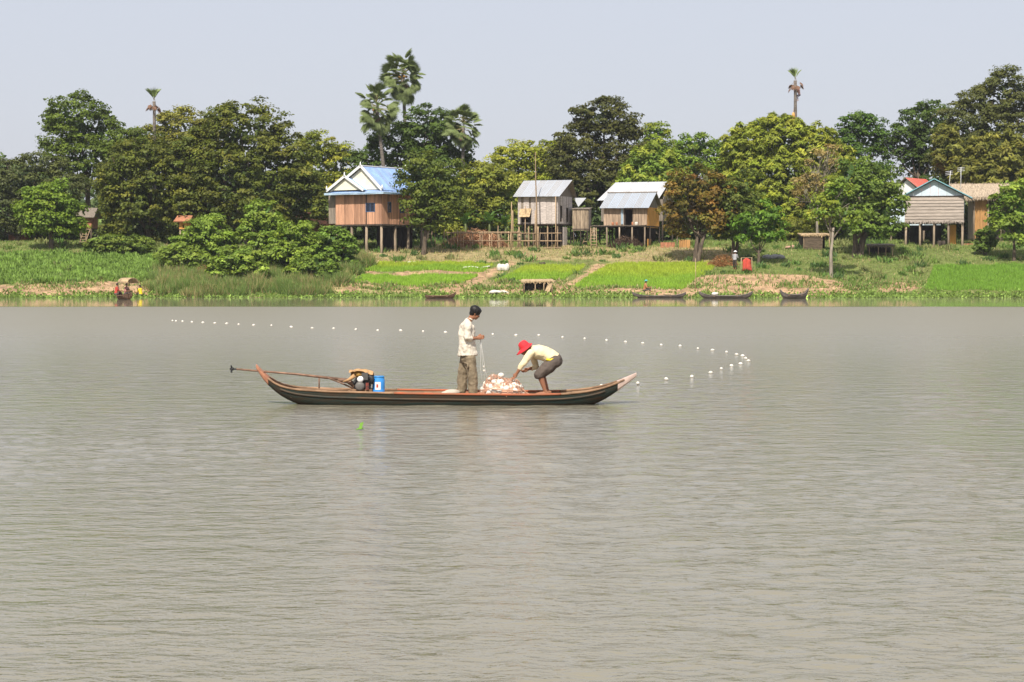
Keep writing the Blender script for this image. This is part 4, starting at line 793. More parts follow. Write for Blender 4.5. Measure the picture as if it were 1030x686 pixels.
# ------------------------------------------------------------------ ground cover
def blades(name, label, cat, x, y, hh, wd, col, r, zoff=None, lean=.35, leafy=0.):
    k = len(x); base = np.stack([x, y, zt(x, y)-.03 if zoff is None else zoff], -1); a = r.uniform(0, 6.28, k); sd = np.stack([np.cos(a), np.sin(a), 0*a], -1)*wd[:, None]/2
    d = np.stack([r.normal(0, lean, k), r.normal(0, lean, k), np.ones(k)], -1); tip = base+unit(d)*hh[:, None]
    if leafy:
        midp = base*(1-.55)+tip*.55; V = np.stack([base, midp+sd*leafy, tip, midp-sd*leafy], 1).reshape(-1, 3); Fc = np.arange(4*k).reshape(k, 4); C = np.repeat(col, 4, 0)
    else: V = np.stack([base-sd, base+sd, tip], 1).reshape(-1, 3); Fc = np.arange(3*k).reshape(k, 3); C = np.repeat(col, 3, 0)
    return tag(link(name, mesh_np(name, V, Fc, False, np.clip(C, .003, 1)), GRASS), label, cat, kind='stuff')
r = np.random.default_rng(40)
def scatter(n, x0=-62, x1=62, y0=157.6, y1=203): return r.uniform(x0, x1, n), y0+(y1-y0)*r.random(n)
beds = lambda x, y: np.any([inpoly(x, y, P) for P in BEDP.values()], 0)
x, y = scatter(150000); keep = (r.random(len(x)) > soilness(x, y)*.66) & ~beds(x, y) & ~inpoly(x, y, LEFTP) & (zt(x, y) > .15); x, y = x[keep], y[keep]
dr = np.clip(dryness(x, y)*.55+.25*fbm(x, y, .2, 41)+.1, 0, 1)[:, None]; rk = (r.random(len(x))[:, None] < dr)
col = np.where(rk, np.array((.46, .37, .20)), np.array((.185, .25, .065)))*np.exp(r.normal(0, .22, (len(x), 1)))
clumpy = np.clip(.7+.6*fbm(x, y, .35, 42), .25, 1.6)
blades('grass', 'short mixed green and dry grass covering the river bank', 'grass', x, y, .32*clumpy*r.uniform(.5, 1.3, len(x)), .07*np.ones(len(x)), col, r)
def poly_scatter(P, n):
    lo, hi = P.min(0), P.max(0); x, y = r.uniform(lo[0], hi[0], n), r.uniform(lo[1], hi[1], n); k = inpoly(x, y, P); return x[k], y[k]
x, y = scatter(330000, -36, -10, 157.4, 178); k_ = inpoly(x+1.1*fbm(x, y, .22, 91), y+.8*fbm(x, y, .22, 92), TALLP); x, y = x[k_], y[k_]; dk = (r.random(len(x)) < np.clip(.26+.45*fbm(x, y, .25, 43), .04, .9))[:, None]
blades('tall_grass', 'tall rank grass on the bank below the bushes at left', 'tall grass', x, y, np.clip(.95+.5*fbm(x, y, .4, 44), .3, 1.7)*r.uniform(.5, 1.2, len(x)), .07+0*x, np.where(dk, np.array((.38, .31, .15)), np.array((.17, .25, .065)))*np.exp(r.normal(0, .2, (len(x), 1))), r)
x, y = poly_scatter(LEFTP, 60000); blades('leafy_crop', 'low leafy green crop filling the field at far left', 'crop', x, y, np.clip(.5+.25*fbm(x, y, .5, 45), .2, 1)*r.uniform(.5, 1.2, len(x)), .2+0*x, np.array((.20, .31, .065))*np.exp(.3*fbm(x, y, .45, 46)[:, None]+r.normal(0, .18, (len(x), 1))), r, leafy=1.)
BEDLAB = {'a': 'bright green seedling strip, upper of the two left of the diagonal path', 'b': 'bright green seedling strip, lower of the two left of the diagonal path', 'c': 'small bright green seedling bed behind the low straw shelter', 'd': 'largest bright lime-green seedling bed in front of the tin-roofed houses', 'e': 'green seedling bed at the right edge below the pale blue gable house'}
for k, P in BEDP.items():
    x, y = poly_scatter(P, 42000 if k in 'de' else 22000); sc = (P.max(0)-P.min(0)); j = np.array((.28, .45, .05)) if k != 'e' else np.array((.19, .34, .045))
    yel = np.clip(((y-P[:, 1].min())/sc[1]-.35)/.3, 0, 1)[:, None]*np.array((.36, .08, 0))-.06; gapm = fbm(x, y, .35, 48) > -1.05
    x, y, yel = x[gapm], y[gapm], yel[gapm]
    blades('seedling_bed', BEDLAB[k], 'seedlings', x, y, r.uniform(.16, .36, len(x))*np.clip(1+.3*fbm(x, y, .8, 49), .5, 1.5), .075+0*x, j*(1+yel*(k in 'acd'))*np.exp(.12*fbm(x, y, .5, 47)[:, None]+r.normal(0, .16, (len(x), 1))), r, lean=.25)
nw = 620; wx, wy_ = scatter(nw, -60, 60, 161, 190); kk_ = ~beds(wx, wy_) & (soilness(wx, wy_) < .5) & (fbm(wx, wy_, .12, 71) > -.35); wx, wy_ = wx[kk_], wy_[kk_]; nl = 46
wr_ = r.uniform(.25, .7, len(wx))[:, None]; x = (wx[:, None]+r.normal(0, .5, (len(wx), nl))*wr_).ravel(); y = (wy_[:, None]+r.normal(0, .4, (len(wx), nl))*wr_).ravel(); wc = np.repeat(np.array([(.12, .21, .045), (.17, .25, .06), (.22, .24, .09), (.09, .16, .045)])[r.integers(0, 4, len(wx))], nl, 0)
blades('bank_weeds', 'leafy weeds dotted in tufts over the bank', 'weeds', x, y, (np.repeat(wr_.ravel(), nl))*r.uniform(.4, 1.3, len(x)), .16+0*x, wc*np.exp(r.normal(0, .2, (len(x), 1))), r, lean=.5, leafy=1.)
x = r.uniform(-42, 62, 52000); y = 160.2-.7*np.sin(x*.11)-.45*np.sin(x*.29+1)+np.abs(r.normal(0, 1.6, len(x))); k_ = (fbm(x, y, .16, 72)+.25 > r.uniform(-.5, .7, len(x))) & ~beds(x, y) & (r.random(len(x)) > soilness(x, y)*.75); x, y = x[k_], y[k_]
blades('shore_herbs', 'mixed rank green herbs along the lower bank', 'herbs', x, y, np.clip(.35+.2*fbm(x, y, .3, 73), .1, .8)*r.uniform(.5, 1.2, len(x)), .13+0*x, np.where((r.random(len(x)) < .25)[:, None], np.array((.36, .30, .15)), np.array((.17, .255, .06)))*np.exp(.2*fbm(x, y, .3, 74)[:, None]+r.normal(0, .2, (len(x), 1))), r, lean=.45, leafy=1.)
# floating weed along the water's edge
x = r.uniform(-62, 62, 26000); edge = np.array([157.6])-0*x; y = 158.3-.7*np.sin(x*.11)-.45*np.sin(x*.29+1)-.25*np.sin(x*.83)+r.normal(-.3, .75, len(x)); keep = (fbm(x, y, .09, 51)+.25+np.where(x > 27, .9, 0)+np.where((x > -30) & (x < 5), .35, 0) > r.uniform(-.6, .9, len(x))); x, y = x[keep], y[keep]
blades('floating_weed', 'bright green floating weed fringing the water line', 'water weed', x, y, r.uniform(.1, .34, len(x)), .2+0*x, np.array((.19, .28, .06))*np.exp(r.normal(0, .3, (len(x), 1))), r, zoff=np.maximum(zt(x, y), 0)-.02, lean=.6, leafy=1.)

# ------------------------------------------------------------------ main fishing boat
YB = 36.0
def J(px, py, dy=0.0): return pix(px, py, YB+dy)
SX = F/YB
HULL = mat('hull_paint', (.018, .044, .040), .8, .5, (.9, 4, 12), .35, c2=(.06, .034, .02), spec=.1)
HULL2 = mat('strake_paint', (.10, .06, .035), .8, .5, (2, 6, 6), .3, c2=(.03, .04, .035))
HULLIN = mat('hull_inside', (.33, .22, .14), .85, .4, (2, 5, 5), .3)
RAILRED = mat('red_rail_paint', (.42, .10, .04), .75, .4, (3, 6, 6), .2, c2=(.24, .11, .06))
RAILBROWN = mat('brown_rail_wood', (.36, .22, .13), .85, .4, (3, 6, 6), .2)
TIPPALE = mat('pale_tip_paint', (.74, .56, .48), .7, .25, (5, 5, 5)); TIPORANGE = mat('orange_tip_paint', (.55, .25, .15), .7, .3, (6, 6, 6))
sheer = np.array([(258, 368), (264, 375), (272, 382.5), (283, 388.5), (300, 391.5), (330, 393), (400, 394.5), (470, 395.5), (530, 396), (565, 395.5), (588, 393.5), (604, 390.5), (616, 387), (628, 382), (640, 376.5)], float)
keel = np.array([(258, 370.5), (264, 381), (272, 389.5), (283, 398.5), (300, 407), (330, 412), (400, 414), (470, 414), (530, 413.5), (565, 412), (588, 409), (604, 404.5), (616, 397), (628, 388), (640, 378.5)], float)
beam_ = np.array([.05, .10, .16, .24, .34, .44, .52, .55, .53, .48, .40, .31, .22, .13, .05])
xs_ = np.linspace(258, 640, 61); shz = np.array([J(a, np.interp(a, sheer[:, 0], sheer[:, 1])).z for a in xs_]); kez = np.array([J(a, np.interp(a, keel[:, 0], keel[:, 1])).z for a in xs_]); bw = np.interp(xs_, sheer[:, 0], beam_)
for _ in range(1):
    for arr in (shz, kez, bw): arr[1:-1] = (arr[:-2]+2*arr[1:-1]+arr[2:])/4
XC = J(449, 400).x; bx = np.array([J(a, 400).x for a in xs_])-XC
boat = tag(empty('fishing_boat', (XC, YB, 0)), 'long narrow dark green fishing boat with upswept ends and worn red rail', 'boat')
def section(b, zs, zk, t=0.):
    hgt = zs-zk; return [(-b+t, zs), (-b*.95+t, zs-hgt*.35), (-b*.84+t, zs-hgt*.7), (-b*.5+t*.5, zk+hgt*.06+t), (0, zk+t), (b*.5-t*.5, zk+hgt*.06+t), (b*.84-t, zs-hgt*.7), (b*.95-t, zs-hgt*.35), (b-t, zs)]
def loft(t):
    vs = []; 
    for x, b, zs, zk in zip(bx, bw, shz, kez): vs += [(x, yy, zz) for yy, zz in section(max(b, t+.012), zs, min(zk, zs-.03), t)]
    k = 9; return vs, [(i*k+j, i*k+j+1, (i+1)*k+j+1, (i+1)*k+j) for i in range(len(bx)-1) for j in range(k-1)]
vs, fs = loft(0.); MB().add(vs, fs, True).build('hull', HULL, boat); vs, fs = loft(.03); MB().add(vs, [f[::-1] for f in fs], True).build('hull_lining', HULLIN, boat)
def rail(sgn, i0, i1, m, up=.012, nm='rail'):
    mb = MB(); q = [];
    for i in range(i0, i1+1):
        b = max(bw[i], .05); y = sgn*(b-.012); q.append((bx[i], y, shz[i]+up))
    mb.tube(q, [(.032, .022)]*len(q), 8); return mb.build(nm, m, boat)
i1 = int(np.searchsorted(xs_, 393)); i2 = int(np.searchsorted(xs_, 562)); i3 = int(np.searchsorted(xs_, 612))
for sg in (-1, 1):
    rail(sg, 2, i1, RAILBROWN); rail(sg, i1, i2, RAILRED, label if False else .014); rail(sg, i2, 58, RAILBROWN)
for sg in (-1, 1):
    q = [(bx[i], sg*(bw[i]*.965+.008), shz[i]-(shz[i]-kez[i])*.25) for i in range(4, 56)]
    MB().tube(q, [(.010, .02)]*len(q), 6).build('strake', HULL2, boat)
# tips
def tip(ia, ib, m, nm, lab):
    rows = []
    for i in range(ia, ib+1): rows += [(bx[i], yy, zz) for yy, zz in section(max(bw[i], .045)+.008, shz[i]+.03, min(kez[i], shz[i]-.03)-.008)]
    n = ib-ia+1; fs = [(i*9+j, i*9+(j+1) % 9, (i+1)*9+(j+1) % 9, (i+1)*9+j) for i in range(n-1) for j in range(9)]+[tuple(range(8, -1, -1)), tuple(9*(n-1)+j for j in range(9))]
    o = MB().add(rows, fs).build(nm, m, boat); o['label'] = lab
tip(0, 2, TIPORANGE, 'stern_tip', 'orange painted upswept stern tip'); tip(57, 60, TIPPALE, 'bow_tip', 'pale pinkish bow tip')
FLOOR = .17
for i, a in enumerate(np.arange(300, 596, 12.5)):
    b = float(np.interp(a, xs_, bw))*.8; x = J(a, 400).x-XC; MB().box((x, 0, FLOOR-.02-.003*(i % 2)), (.225, 2*b, .03)).build('floor_board', HULLIN, boat)
for a in (312, 352, 430, 512, 580):
    b = float(np.interp(a, xs_, bw))-.03; MB().box((J(a, 400).x-XC, 0, float(np.interp(a, xs_, shz))-.035), (.14, 2*b, .03)).build('thwart', RAILBROWN, boat)
# patches of old paint and rope on the hull
for a0, a1, m_ in ((293, 316, TIPORANGE),):
    pass
# long-tail engine
E0 = J(365, 391); eng = tag(empty('longtail_engine', (E0.x, YB, FLOOR)), 'long-tail engine with tan cloth over it and shaft reaching past the stern', 'engine')
eo = Vector((E0.x, YB, FLOOR)); LJ = lambda px, py, dy=0.: J(px, py, dy)-eo
STEEL = mat('rusty_steel', (.30, .18, .12), .6, .4, (9, 9, 9), metal=.3); BLACKM = mat('black_iron', (.03, .03, .032), .55, .3); TANCLOTH = mat('tan_cloth', (.52, .31, .15), .9, .3, (9, 9, 9), .4); BRONZE = mat('oiled_brass', (.42, .24, .06), .5, .4, (9, 9, 9))
MB().tube([LJ(238, 371.3), LJ(300, 376.5), LJ(352, 382.6)], [.018, .022, .03], 8).build('shaft', STEEL, eng)
pr = MB().ball(LJ(233.5, 371), (.05, .03, .03), 6, 8)
for k in range(3): pr.box(LJ(233, 371)+Vector((0, .045*math.cos(k*2.1), .045*math.sin(k*2.1))), (.02, .035, .06), Matrix.Rotation(k*2.1-1.57, 3, 'X') @ Matrix.Rotation(.5, 3, 'Z'))
pr.tube([LJ(232, 371), LJ(240, 371.5)], .016, 6); pr.build('propeller', BLACKM, eng)
MB().tube([LJ(340, 382.), LJ(350, 383), LJ(357, 388), LJ(362, 392)], [.035, .05, .05, .04], 8).build('drive_leg', STEEL, eng)
MB().tube([LJ(330, 380, -.05), LJ(345, 386, -.05), LJ(356, 391, -.05)], .018, 6).build('strut', STEEL, eng); MB().tube([LJ(321, 378.5), LJ(321, 393.5)], .016, 6).build('shaft_prop', STEEL, eng); MB().tube([LJ(302, 391.5, -.1), LJ(350, 392, -.1)], .02, 6).build('tiller_pole', RAILBROWN, eng)
ms = Matrix.Rotation(.1, 3, 'Y')
blk = MB().box(LJ(365, 387), (.30, .30, .22), ms); blk.box(LJ(369, 380.5), (.15, .22, .22), ms); blk.build('engine_block', BLACKM, eng)
for k in range(5): MB().box(LJ(370, 377.5+k*1.9), (.19, .26, .012), ms).build('cooling_fin', BLACKM, eng)
MB().lathe([(0, -.05), (.05, -.05), (.06, -.02), (.06, .03), (.04, .05), (0, .055)], 14, Matrix.Translation(LJ(362.5, 381.5, -.2)) @ Matrix.Rotation(1.57, 4, 'X')).build('air_filter', WHITEP, eng)
MB().lathe([(0, -.05), (.09, -.05), (.09, .03), (.05, .05), (0, .05)], 14, Matrix.Translation(LJ(362, 388.5, -.2)) @ Matrix.Rotation(1.57, 4, 'X')).build('flywheel', mat('grey_iron', (.16, .15, .14), .5), eng)
MB().box(LJ(369.5, 388.5, -.18), (.055, .05, .13)).build('red_cowl', mat('grimy_red', (.26, .05, .035), .7, .5, (20, 20, 20), c2=(.05, .03, .025)), eng); MB().tube([LJ(371, 378, -.17), LJ(374, 380, -.18), LJ(373.5, 386, -.18)], [.04, .05, .045], 8).build('muffler', BLACKM, eng)
MB().ball(LJ(361.5, 376), (.11, .16, .085), 8, 12).build('fuel_tank', BRONZE, eng)
cl = MB(); nu, nv = 17, 19; rr_ = np.random.default_rng(8)
for a in range(nu):
    for b_ in range(nv):
        u, v = -1+2*a/(nu-1), -1+2*b_/(nv-1); rad = math.sqrt(u*u*.9+v*v)
        top = LJ(365.5, 370.5); drop = .02+.20*max(0, rad-.45)**1.3*(1.1 if u < 0 else .8)*(.35 if v < 0 else 1.)+.025*math.sin(7*v+3*u)*rad+rr_.normal(0, .006)
        cl.v.append((top.x+u*.20-.05*max(0, -u)*rad, top.y+v*.2, top.z-drop-.02*u))
cl.f = [(a*nv+b_, (a+1)*nv+b_, (a+1)*nv+b_+1, a*nv+b_+1) for a in range(nu-1) for b_ in range(nv-1)]; cl.sm = [True]*len(cl.f)
cl = cl.build('cloth_cover', TANCLOTH, eng); md = cl.modifiers.new('s', 'SOLIDIFY'); md.thickness = .012; md = cl.modifiers.new('ss', 'SUBSURF'); md.levels = md.render_levels = 1
MB().tube([LJ(345, 384, -.12), LJ(351, 382, -.13), LJ(357, 377.5, -.14)], [.012, .03, .045], 8).build('cloth_tail', TANCLOTH, eng)
MB().tube([LJ(358, 389, -.2), LJ(355, 385, -.22), LJ(358.5, 380, -.2)], .014, 6).build('fuel_hose', BLACKM, eng); MB().box(LJ(367, 378.5, -.17), (.12, .06, .14)).build('head_cover', mat('grey_iron2', (.10, .095, .09), .5), eng)
MB().box(LJ(364, 392.2), (.42, .34, .05)).build('engine_bed', RAILBROWN, eng)
# blue canister
c0 = J(381, 394); can = tag(empty('canister', (c0.x, YB-.05, FLOOR)), 'bright blue plastic canister with white label beside the engine', 'canister'); BLUEC = mat('blue_plastic', (.05, .29, .74), .4, .15)
hc = J(381, 378.5).z-FLOOR; rc = .118
MB().lathe([(0, 0), (rc*.92, 0), (rc, .02), (rc, hc*.3), (rc*.975, hc*.33), (rc, hc*.36), (rc, hc*.82), (rc*.92, hc*.9), (rc*.9, hc*.97), (rc*.8, hc), (0, hc)], 22).build('body', BLUEC, can)
MB().lathe([(rc*.95, hc*.955), (rc*.97, hc*.97), (rc*.97, hc*1.02), (rc*.8, hc*1.035), (0, hc*1.035)], 20).build('lid', mat('blue_lid', (.05, .28, .66), .4), can)
def arcpatch(a0, a1, z0, z1, r_, n=8): 
    v = []; 
    for i in range(n+1): t = a0+(a1-a0)*i/n; v += [(r_*math.cos(t), r_*math.sin(t), z0), (r_*math.cos(t), r_*math.sin(t), z1)]
    return v, [(2*i, 2*i+2, 2*i+3, 2*i+1) for i in range(n)]
lb = MB().add(*arcpatch(-2.1, -1.15, hc*.3, hc*.72, rc+.003)).build('label', WHITEP, can); MB().add(*arcpatch(-1.85, -1.55, hc*.42, hc*.6, rc+.005)).build('print', REDCLOTH, lb)
# pale sack on the floor left of the man
o = MB().ball(J(455, 394.6), (.16, .15, .06), 7, 12).ball(J(449, 395.3), (.1, .12, .04)).build('bait_sack', mat('old_sack', (.52, .46, .38), .9), None); tag(o, 'flat pale sack lying in the boat behind the standing man', 'sack')

# net heap: floats tangled in net
r = np.random.default_rng(77); NC = J(504, 394); NC.z = FLOOR
net = tag(empty('fishing_net', NC), 'heaped fishing net full of white floats between the two men', 'net'); NETM = mat('net_twine', (.66, .38, .26), .9, .3)
flm = MB().ball((0, 0, 0), (.062, .05, .05), 7, 10).mesh('float'); FLOATW = mat('white_float', (.80, .76, .68), .6, .18, (9, 9, 9), objvar=.12); flm.materials.append(FLOATW)
hN = J(504, 379).z-FLOOR
def heap(x, y): return hN*max(0, 1-((x-.03)/.42)**2*.9-(y/.36)**2*.7-.16*math.sin(11*x+1)-.1*math.sin(9*y+7*x))
for i in range(100):
    x = r.uniform(-.42, .42); y = r.uniform(-.36, .36); z = heap(x, y)
    if z < .02: continue
    o = link('float', flm, None, net, (x, y, z*(r.uniform(.75, 1)))); o.rotation_euler = tuple(r.uniform(0, 3, 3)); k = r.uniform(.7, 1.05); o.scale = (k, k, k)
o = link('float', flm, None, net, (.0, -.02, hN+.03))
core = MB(); gn = 17
for j in range(gn):
    for i in range(gn):
        x = -.44+.88*i/(gn-1); y = -.38+.76*j/(gn-1); core.v.append((x, y, max(.01, heap(x, y)*.86+r.normal(0, .012))))
core.f = [(j*gn+i, j*gn+i+1, (j+1)*gn+i+1, (j+1)*gn+i) for j in range(gn-1) for i in range(gn-1)]; core.sm = [True]*len(core.f); core.build('net_body', NETM, net)
tw = MB()
for i in range(150):
    a = np.array([r.uniform(-.4, .4), r.uniform(-.34, .3)]); b_ = a+r.normal(0, .12, 2); m2 = (a+b_)/2
    tw.tube([(a[0], a[1], heap(*a)+.0), (m2[0], m2[1], heap(*m2)+.05), (b_[0], b_[1], heap(*b_)+.0)], .006, 4, smooth=False)
tw.tube([(-.4, -.25, .1), (-.2, -.4, .14), (.3, -.4, .1), (.45, -.2, .08)], .012, 5); tw.build('net_twine', NETM, net)
PALETW = mat('pale_net', (.72, .70, .66), .8, .15)
st = MB(); hand = J(483, 339, -.05)-NC
for k, (dx, dy) in enumerate(((0, 0), (2.5, .03), (4.5, -.03))): st.tube([hand, J(483.2+dx*.4, 352, -.05+dy)-NC, J(483.5+dx, 372, -.08+dy)-NC, J(486+dx*1.6, 392, -.1+dy)-NC], .003, 4)
st.build('hanging_strand', PALETW, net); ms2 = MB()
for k, (a, b2) in enumerate(((486.5, 369), (487, 373))): ms2.ball(J(a, b2, -.06)-NC, (.018+.012*(k % 2), .015, .026), 5, 7)
ms2.build('caught_scrap', SACK, net)

# ------------------------------------------------------------------ people
SKIN = mat('skin', (.30, .135, .075), .6, .12, (6, 6, 6)); HAIR = mat('black_hair', (.012, .010, .010), .5, .2, (20, 20, 20), .4)
SHIRT = mat('pale_shirt', (.66, .60, .50), .9, .12, (6, 6, 6), .3); SHIRT2 = mat('cream_shirt', (.78, .66, .42), .9, .12, (6, 6, 6), .3); KHAKI = mat('khaki_cloth', (.26, .205, .135), .9, .3, (7, 7, 4), .4); SHORTS = mat('dark_shorts', (.12, .095, .08), .9, .25, (7, 7, 7), .3); REDHAT = mat('red_hat', (.70, .035, .045), .8, .15); YELLOW = mat('yellow_cloth', (.80, .62, .03), .8, .15); WHITEE = mat('eye_white', (.7, .68, .64), .4)
FOLD = bpy.data.textures.new('cloth_folds', 'CLOUDS'); FOLD.noise_scale = .11; FOLD.noise_depth = 2
def solid(mb, name, m, parent, org, vox=.009, fold=0., smooth=3):
    o = mb.build(name, m, parent, org=org); md = o.modifiers.new('remesh', 'REMESH'); md.mode = 'VOXEL'; md.voxel_size = vox; md.use_smooth_shade = True
    sm = o.modifiers.new('smooth', 'SMOOTH'); sm.factor = .5; sm.iterations = smooth
    if fold: d = o.modifiers.new('fold', 'DISPLACE'); d.texture = FOLD; d.strength = fold; d.mid_level = .5; d.texture_coords = 'LOCAL'
    return o
def hand_geo(mb, wrist, fwd, side, curl=.6, L=.17, mirror=1):
    """palm, four unequal bent fingers, thumb off the side; fwd = pointing dir, side = thumb side, palm faces fwd x side"""
    f = Vector(fwd).normalized(); s_ = Vector(side); s_ = (s_-f*s_.dot(f)).normalized(); nrm = f.cross(s_)*mirror
    w = Vector(wrist); mb.tube([w-f*.03, w+f*.03, w+f*L*.5], [(.024, .024), (.022, .036), (.018, .040)], 10); mb.ball(w+f*L*.47, (.02, .02, .02))
    for k, (o, ln) in enumerate(((.030, .42), (.011, .47), (-.009, .44), (-.028, .35))):
        b = w+f*L*.5+s_*o; seg = ln*L; c1 = b+f*seg*.42; c2 = c1+(f*math.cos(curl)+nrm*math.sin(curl))*seg*.33; c3 = c2+(f*math.cos(curl*2)+nrm*math.sin(curl*2))*seg*.3
        mb.tube([b-f*.02, c1, c2, c3], [.0105, .0098, .009, .0075], 7); mb.ball(c3, .0078, 5, 7)
    t0 = w+f*L*.16+s_*.026; t1 = t0+(f*.6+s_*.75).normalized()*.036; t2 = t1+(f*.95+s_*.15+nrm*.3).normalized()*.03; mb.tube([t0, t1, t2], [.014, .0115, .009], 7); mb.ball(t2, .009, 5, 7)
def head_geo(root, org, c, fwd, up, k=1.):
    """adds skull, jaw, nose, ears to the body mesh (returned list of callables) and eyes, mouth, hair as children"""
    f = Vector(fwd).normalized(); u = Vector(up); u = (u-f*u.dot(f)).normalized(); s_ = f.cross(u); M = Matrix((f, s_, u)).transposed()
    P = lambda a, b, d: Vector(c)+M @ Vector((a*k, b*k, d*k))
    def add(mb):
        mb.ball(P(-.008, 0, .03), (.095*k, .074*k, .088*k), 10, 14, M); mb.ball(P(.022, 0, -.035), (.066*k, .058*k, .076*k), 10, 14, M); mb.ball(P(.055, 0, -.085), (.026*k, .03*k, .024*k), 7, 9, M)
        mb.tube([P(.082, 0, .012), P(.098, 0, -.022), P(.082, 0, -.036)], [.009*k, .014*k, .015*k], 8)
        for sg in (-1, 1): mb.ball(P(-.008, sg*.076, -.005), (.018*k, .010*k, .03*k), 6, 8, M); mb.ball(P(.05, sg*.035, -.03), (.03*k, .026*k, .03*k), 6, 8, M)
        mb.ball(P(.08, 0, -.06), (.014*k, .024*k, .011*k), 6, 8, M)
    def extras(body):
        for sg in (-1, 1):
            e = MB().ball(P(.076, sg*.031, .004)-org, (.012*k, .014*k, .009*k), 6, 8, M).build('eye', WHITEE, root); MB().ball(P(.084, sg*.031, .004)-org, (.006*k, .007*k, .007*k), 5, 7, M).build('pupil', HAIR, e)
            MB().tube([P(.082, sg*.015, .022)-org, P(.083, sg*.034, .027)-org, P(.072, sg*.052, .02)-org], .0045*k, 5).build('eyebrow', HAIR, root)
        MB().tube([P(.088, -.022, -.061)-org, P(.095, 0, -.06)-org, P(.088, .022, -.061)-org], .0035*k, 5).build('mouth', mat('lips', (.22, .07, .05), .5), root)
    def hair(thick=1., fringe=True):
        h = MB().ball(P(-.02, 0, .055), (.102*k*thick, .086*k*thick, .082*k*thick), 10, 14, M).ball(P(-.055, 0, -.005), (.062*k, .076*k, .075*k), 9, 12, M)
        if fringe: h.ball(P(.05, 0, .085), (.045*k, .062*k, .034*k), 8, 10, M)
        for sg in (-1, 1): h.ball(P(.012, sg*.07, .03), (.028*k, .016*k, .038*k), 6, 8, M)
        return solid(h, 'hair', HAIR, root, org, .010, .02)
    return add, extras, hair, P, M

# --- standing man
org = Vector((J(470.5, 400).x, YB, FLOOR)); man = tag(empty('person', org), 'person standing in the boat in pale shirt and khaki trousers, holding the net line', 'person')
A = dict(pel=J(470.5, 357), ch=J(469.5, 334), nb=J(471.8, 323), hd=J(478.0, 315.2))
add, extras, hair, P, M = head_geo(man, org, A['hd'], (.78, .12, -.42), (.45, 0, .9), 1.0)
body = MB(); add(body)
body.tube([J(472, 326), A['nb'], J(475.5, 317.5)], [.065, .056, .056], 10)
tor = [J(470.5, 361), A['pel'], J(470, 346), A['ch'], J(470, 327), J(471, 323.5)]; body.tube(tor, [(.15, .10), (.165, .115), (.145, .10), (.17, .115), (.165, .095), (.09, .06)], 14)
SH = {}
for sg, el, wr in ((-1, J(470.2, 340.5, -.235), J(479.6, 340.2, -.13)), (1, J(472, 340.5, .22), J(480.0, 339.5, .09))):
    sh = J(470.2, 326.5, sg*.185); SH[sg] = (sh, el, wr); body.capsule([sh, sh.lerp(el, .5), el], [.055, .05, .042]); body.capsule([el, el.lerp(wr, .35), wr], [.042, .042, .028]); hand_geo(body, wr, Vector((.9, .25*-sg, .12)), (0, .2, 1), .9, mirror=-sg)
LG = {}
for sg, hp, kn, an in ((-1, J(472, 360, -.09), J(475.3, 376.5, -.11), J(475.6, 393.2, -.11)), (1, J(469, 360, .09), J(465.3, 376.5, .10), J(464.6, 393.2, .10))):
    LG[sg] = (hp, kn, an); body.capsule([hp, hp.lerp(kn, .5), kn], [.085, .075, .055]); body.capsule([kn, kn.lerp(an, .3), an], [.055, .055, .036])
    ft = Vector((an.x, an.y, FLOOR+.035)); body.capsule([ft+Vector((-.05, 0, 0)), ft+Vector((.08, 0, -.005)), ft+Vector((.16, 0, -.012))], [.036, .036, .024])
solid(body, 'body', SKIN, man, org, .008); extras(None); hair(1.16)
sh_ = MB(); sh_.tube([J(470.3, 357.5), J(470, 352), J(469.8, 344), J(469.6, 334), J(470, 327.5), J(470.8, 324), J(472, 321.8)], [(.2, .185), (.205, .175), (.195, .16), (.21, .16), (.21, .135), (.155, .09), (.078, .072)], 18)
for sg in (-1, 1):
    sh, el, wr = SH[sg]; sh_.capsule([sh, sh.lerp(el, .5), el, el.lerp(wr, .28)], [.078, .074, .07, .062])
sh_.tube([J(464.5, 350), J(463.5, 356.5)], [(.12, .04), (.13, .05)], 10)
solid(sh_, 'shirt', SHIRT, man, org, .011, .06); MB().tube([J(475.3, 322, -.06)-org, J(473, 320.4, -.05)-org, J(470.6, 320, 0)-org, J(473, 320.4, .05)-org, J(475.3, 322, .06)-org], [(.02, .012)]*5, 6).build('collar', SHIRT, man)
tr = MB(); tr.tube([J(470.5, 355), J(470.5, 362), J(470.5, 365)], [(.175, .13), (.18, .14), (.16, .12)], 14)
for sg in (-1, 1):
    hp, kn, an = LG[sg]; tr.capsule([hp, hp.lerp(kn, .5), kn, kn.lerp(an, .55), an.lerp(Vector((an.x, an.y, FLOOR+.04)), .5)], [.118, .112, .104, .098, .09])
solid(tr, 'trousers', KHAKI, man, org, .011, .045); MB().tube([(-.04, -.15, .62), (.02, -.2, .6), (.02, -.2, .5)], [(.05, .015), (.055, .018), (.05, .012)], 8).build('pocket', KHAKI, man)

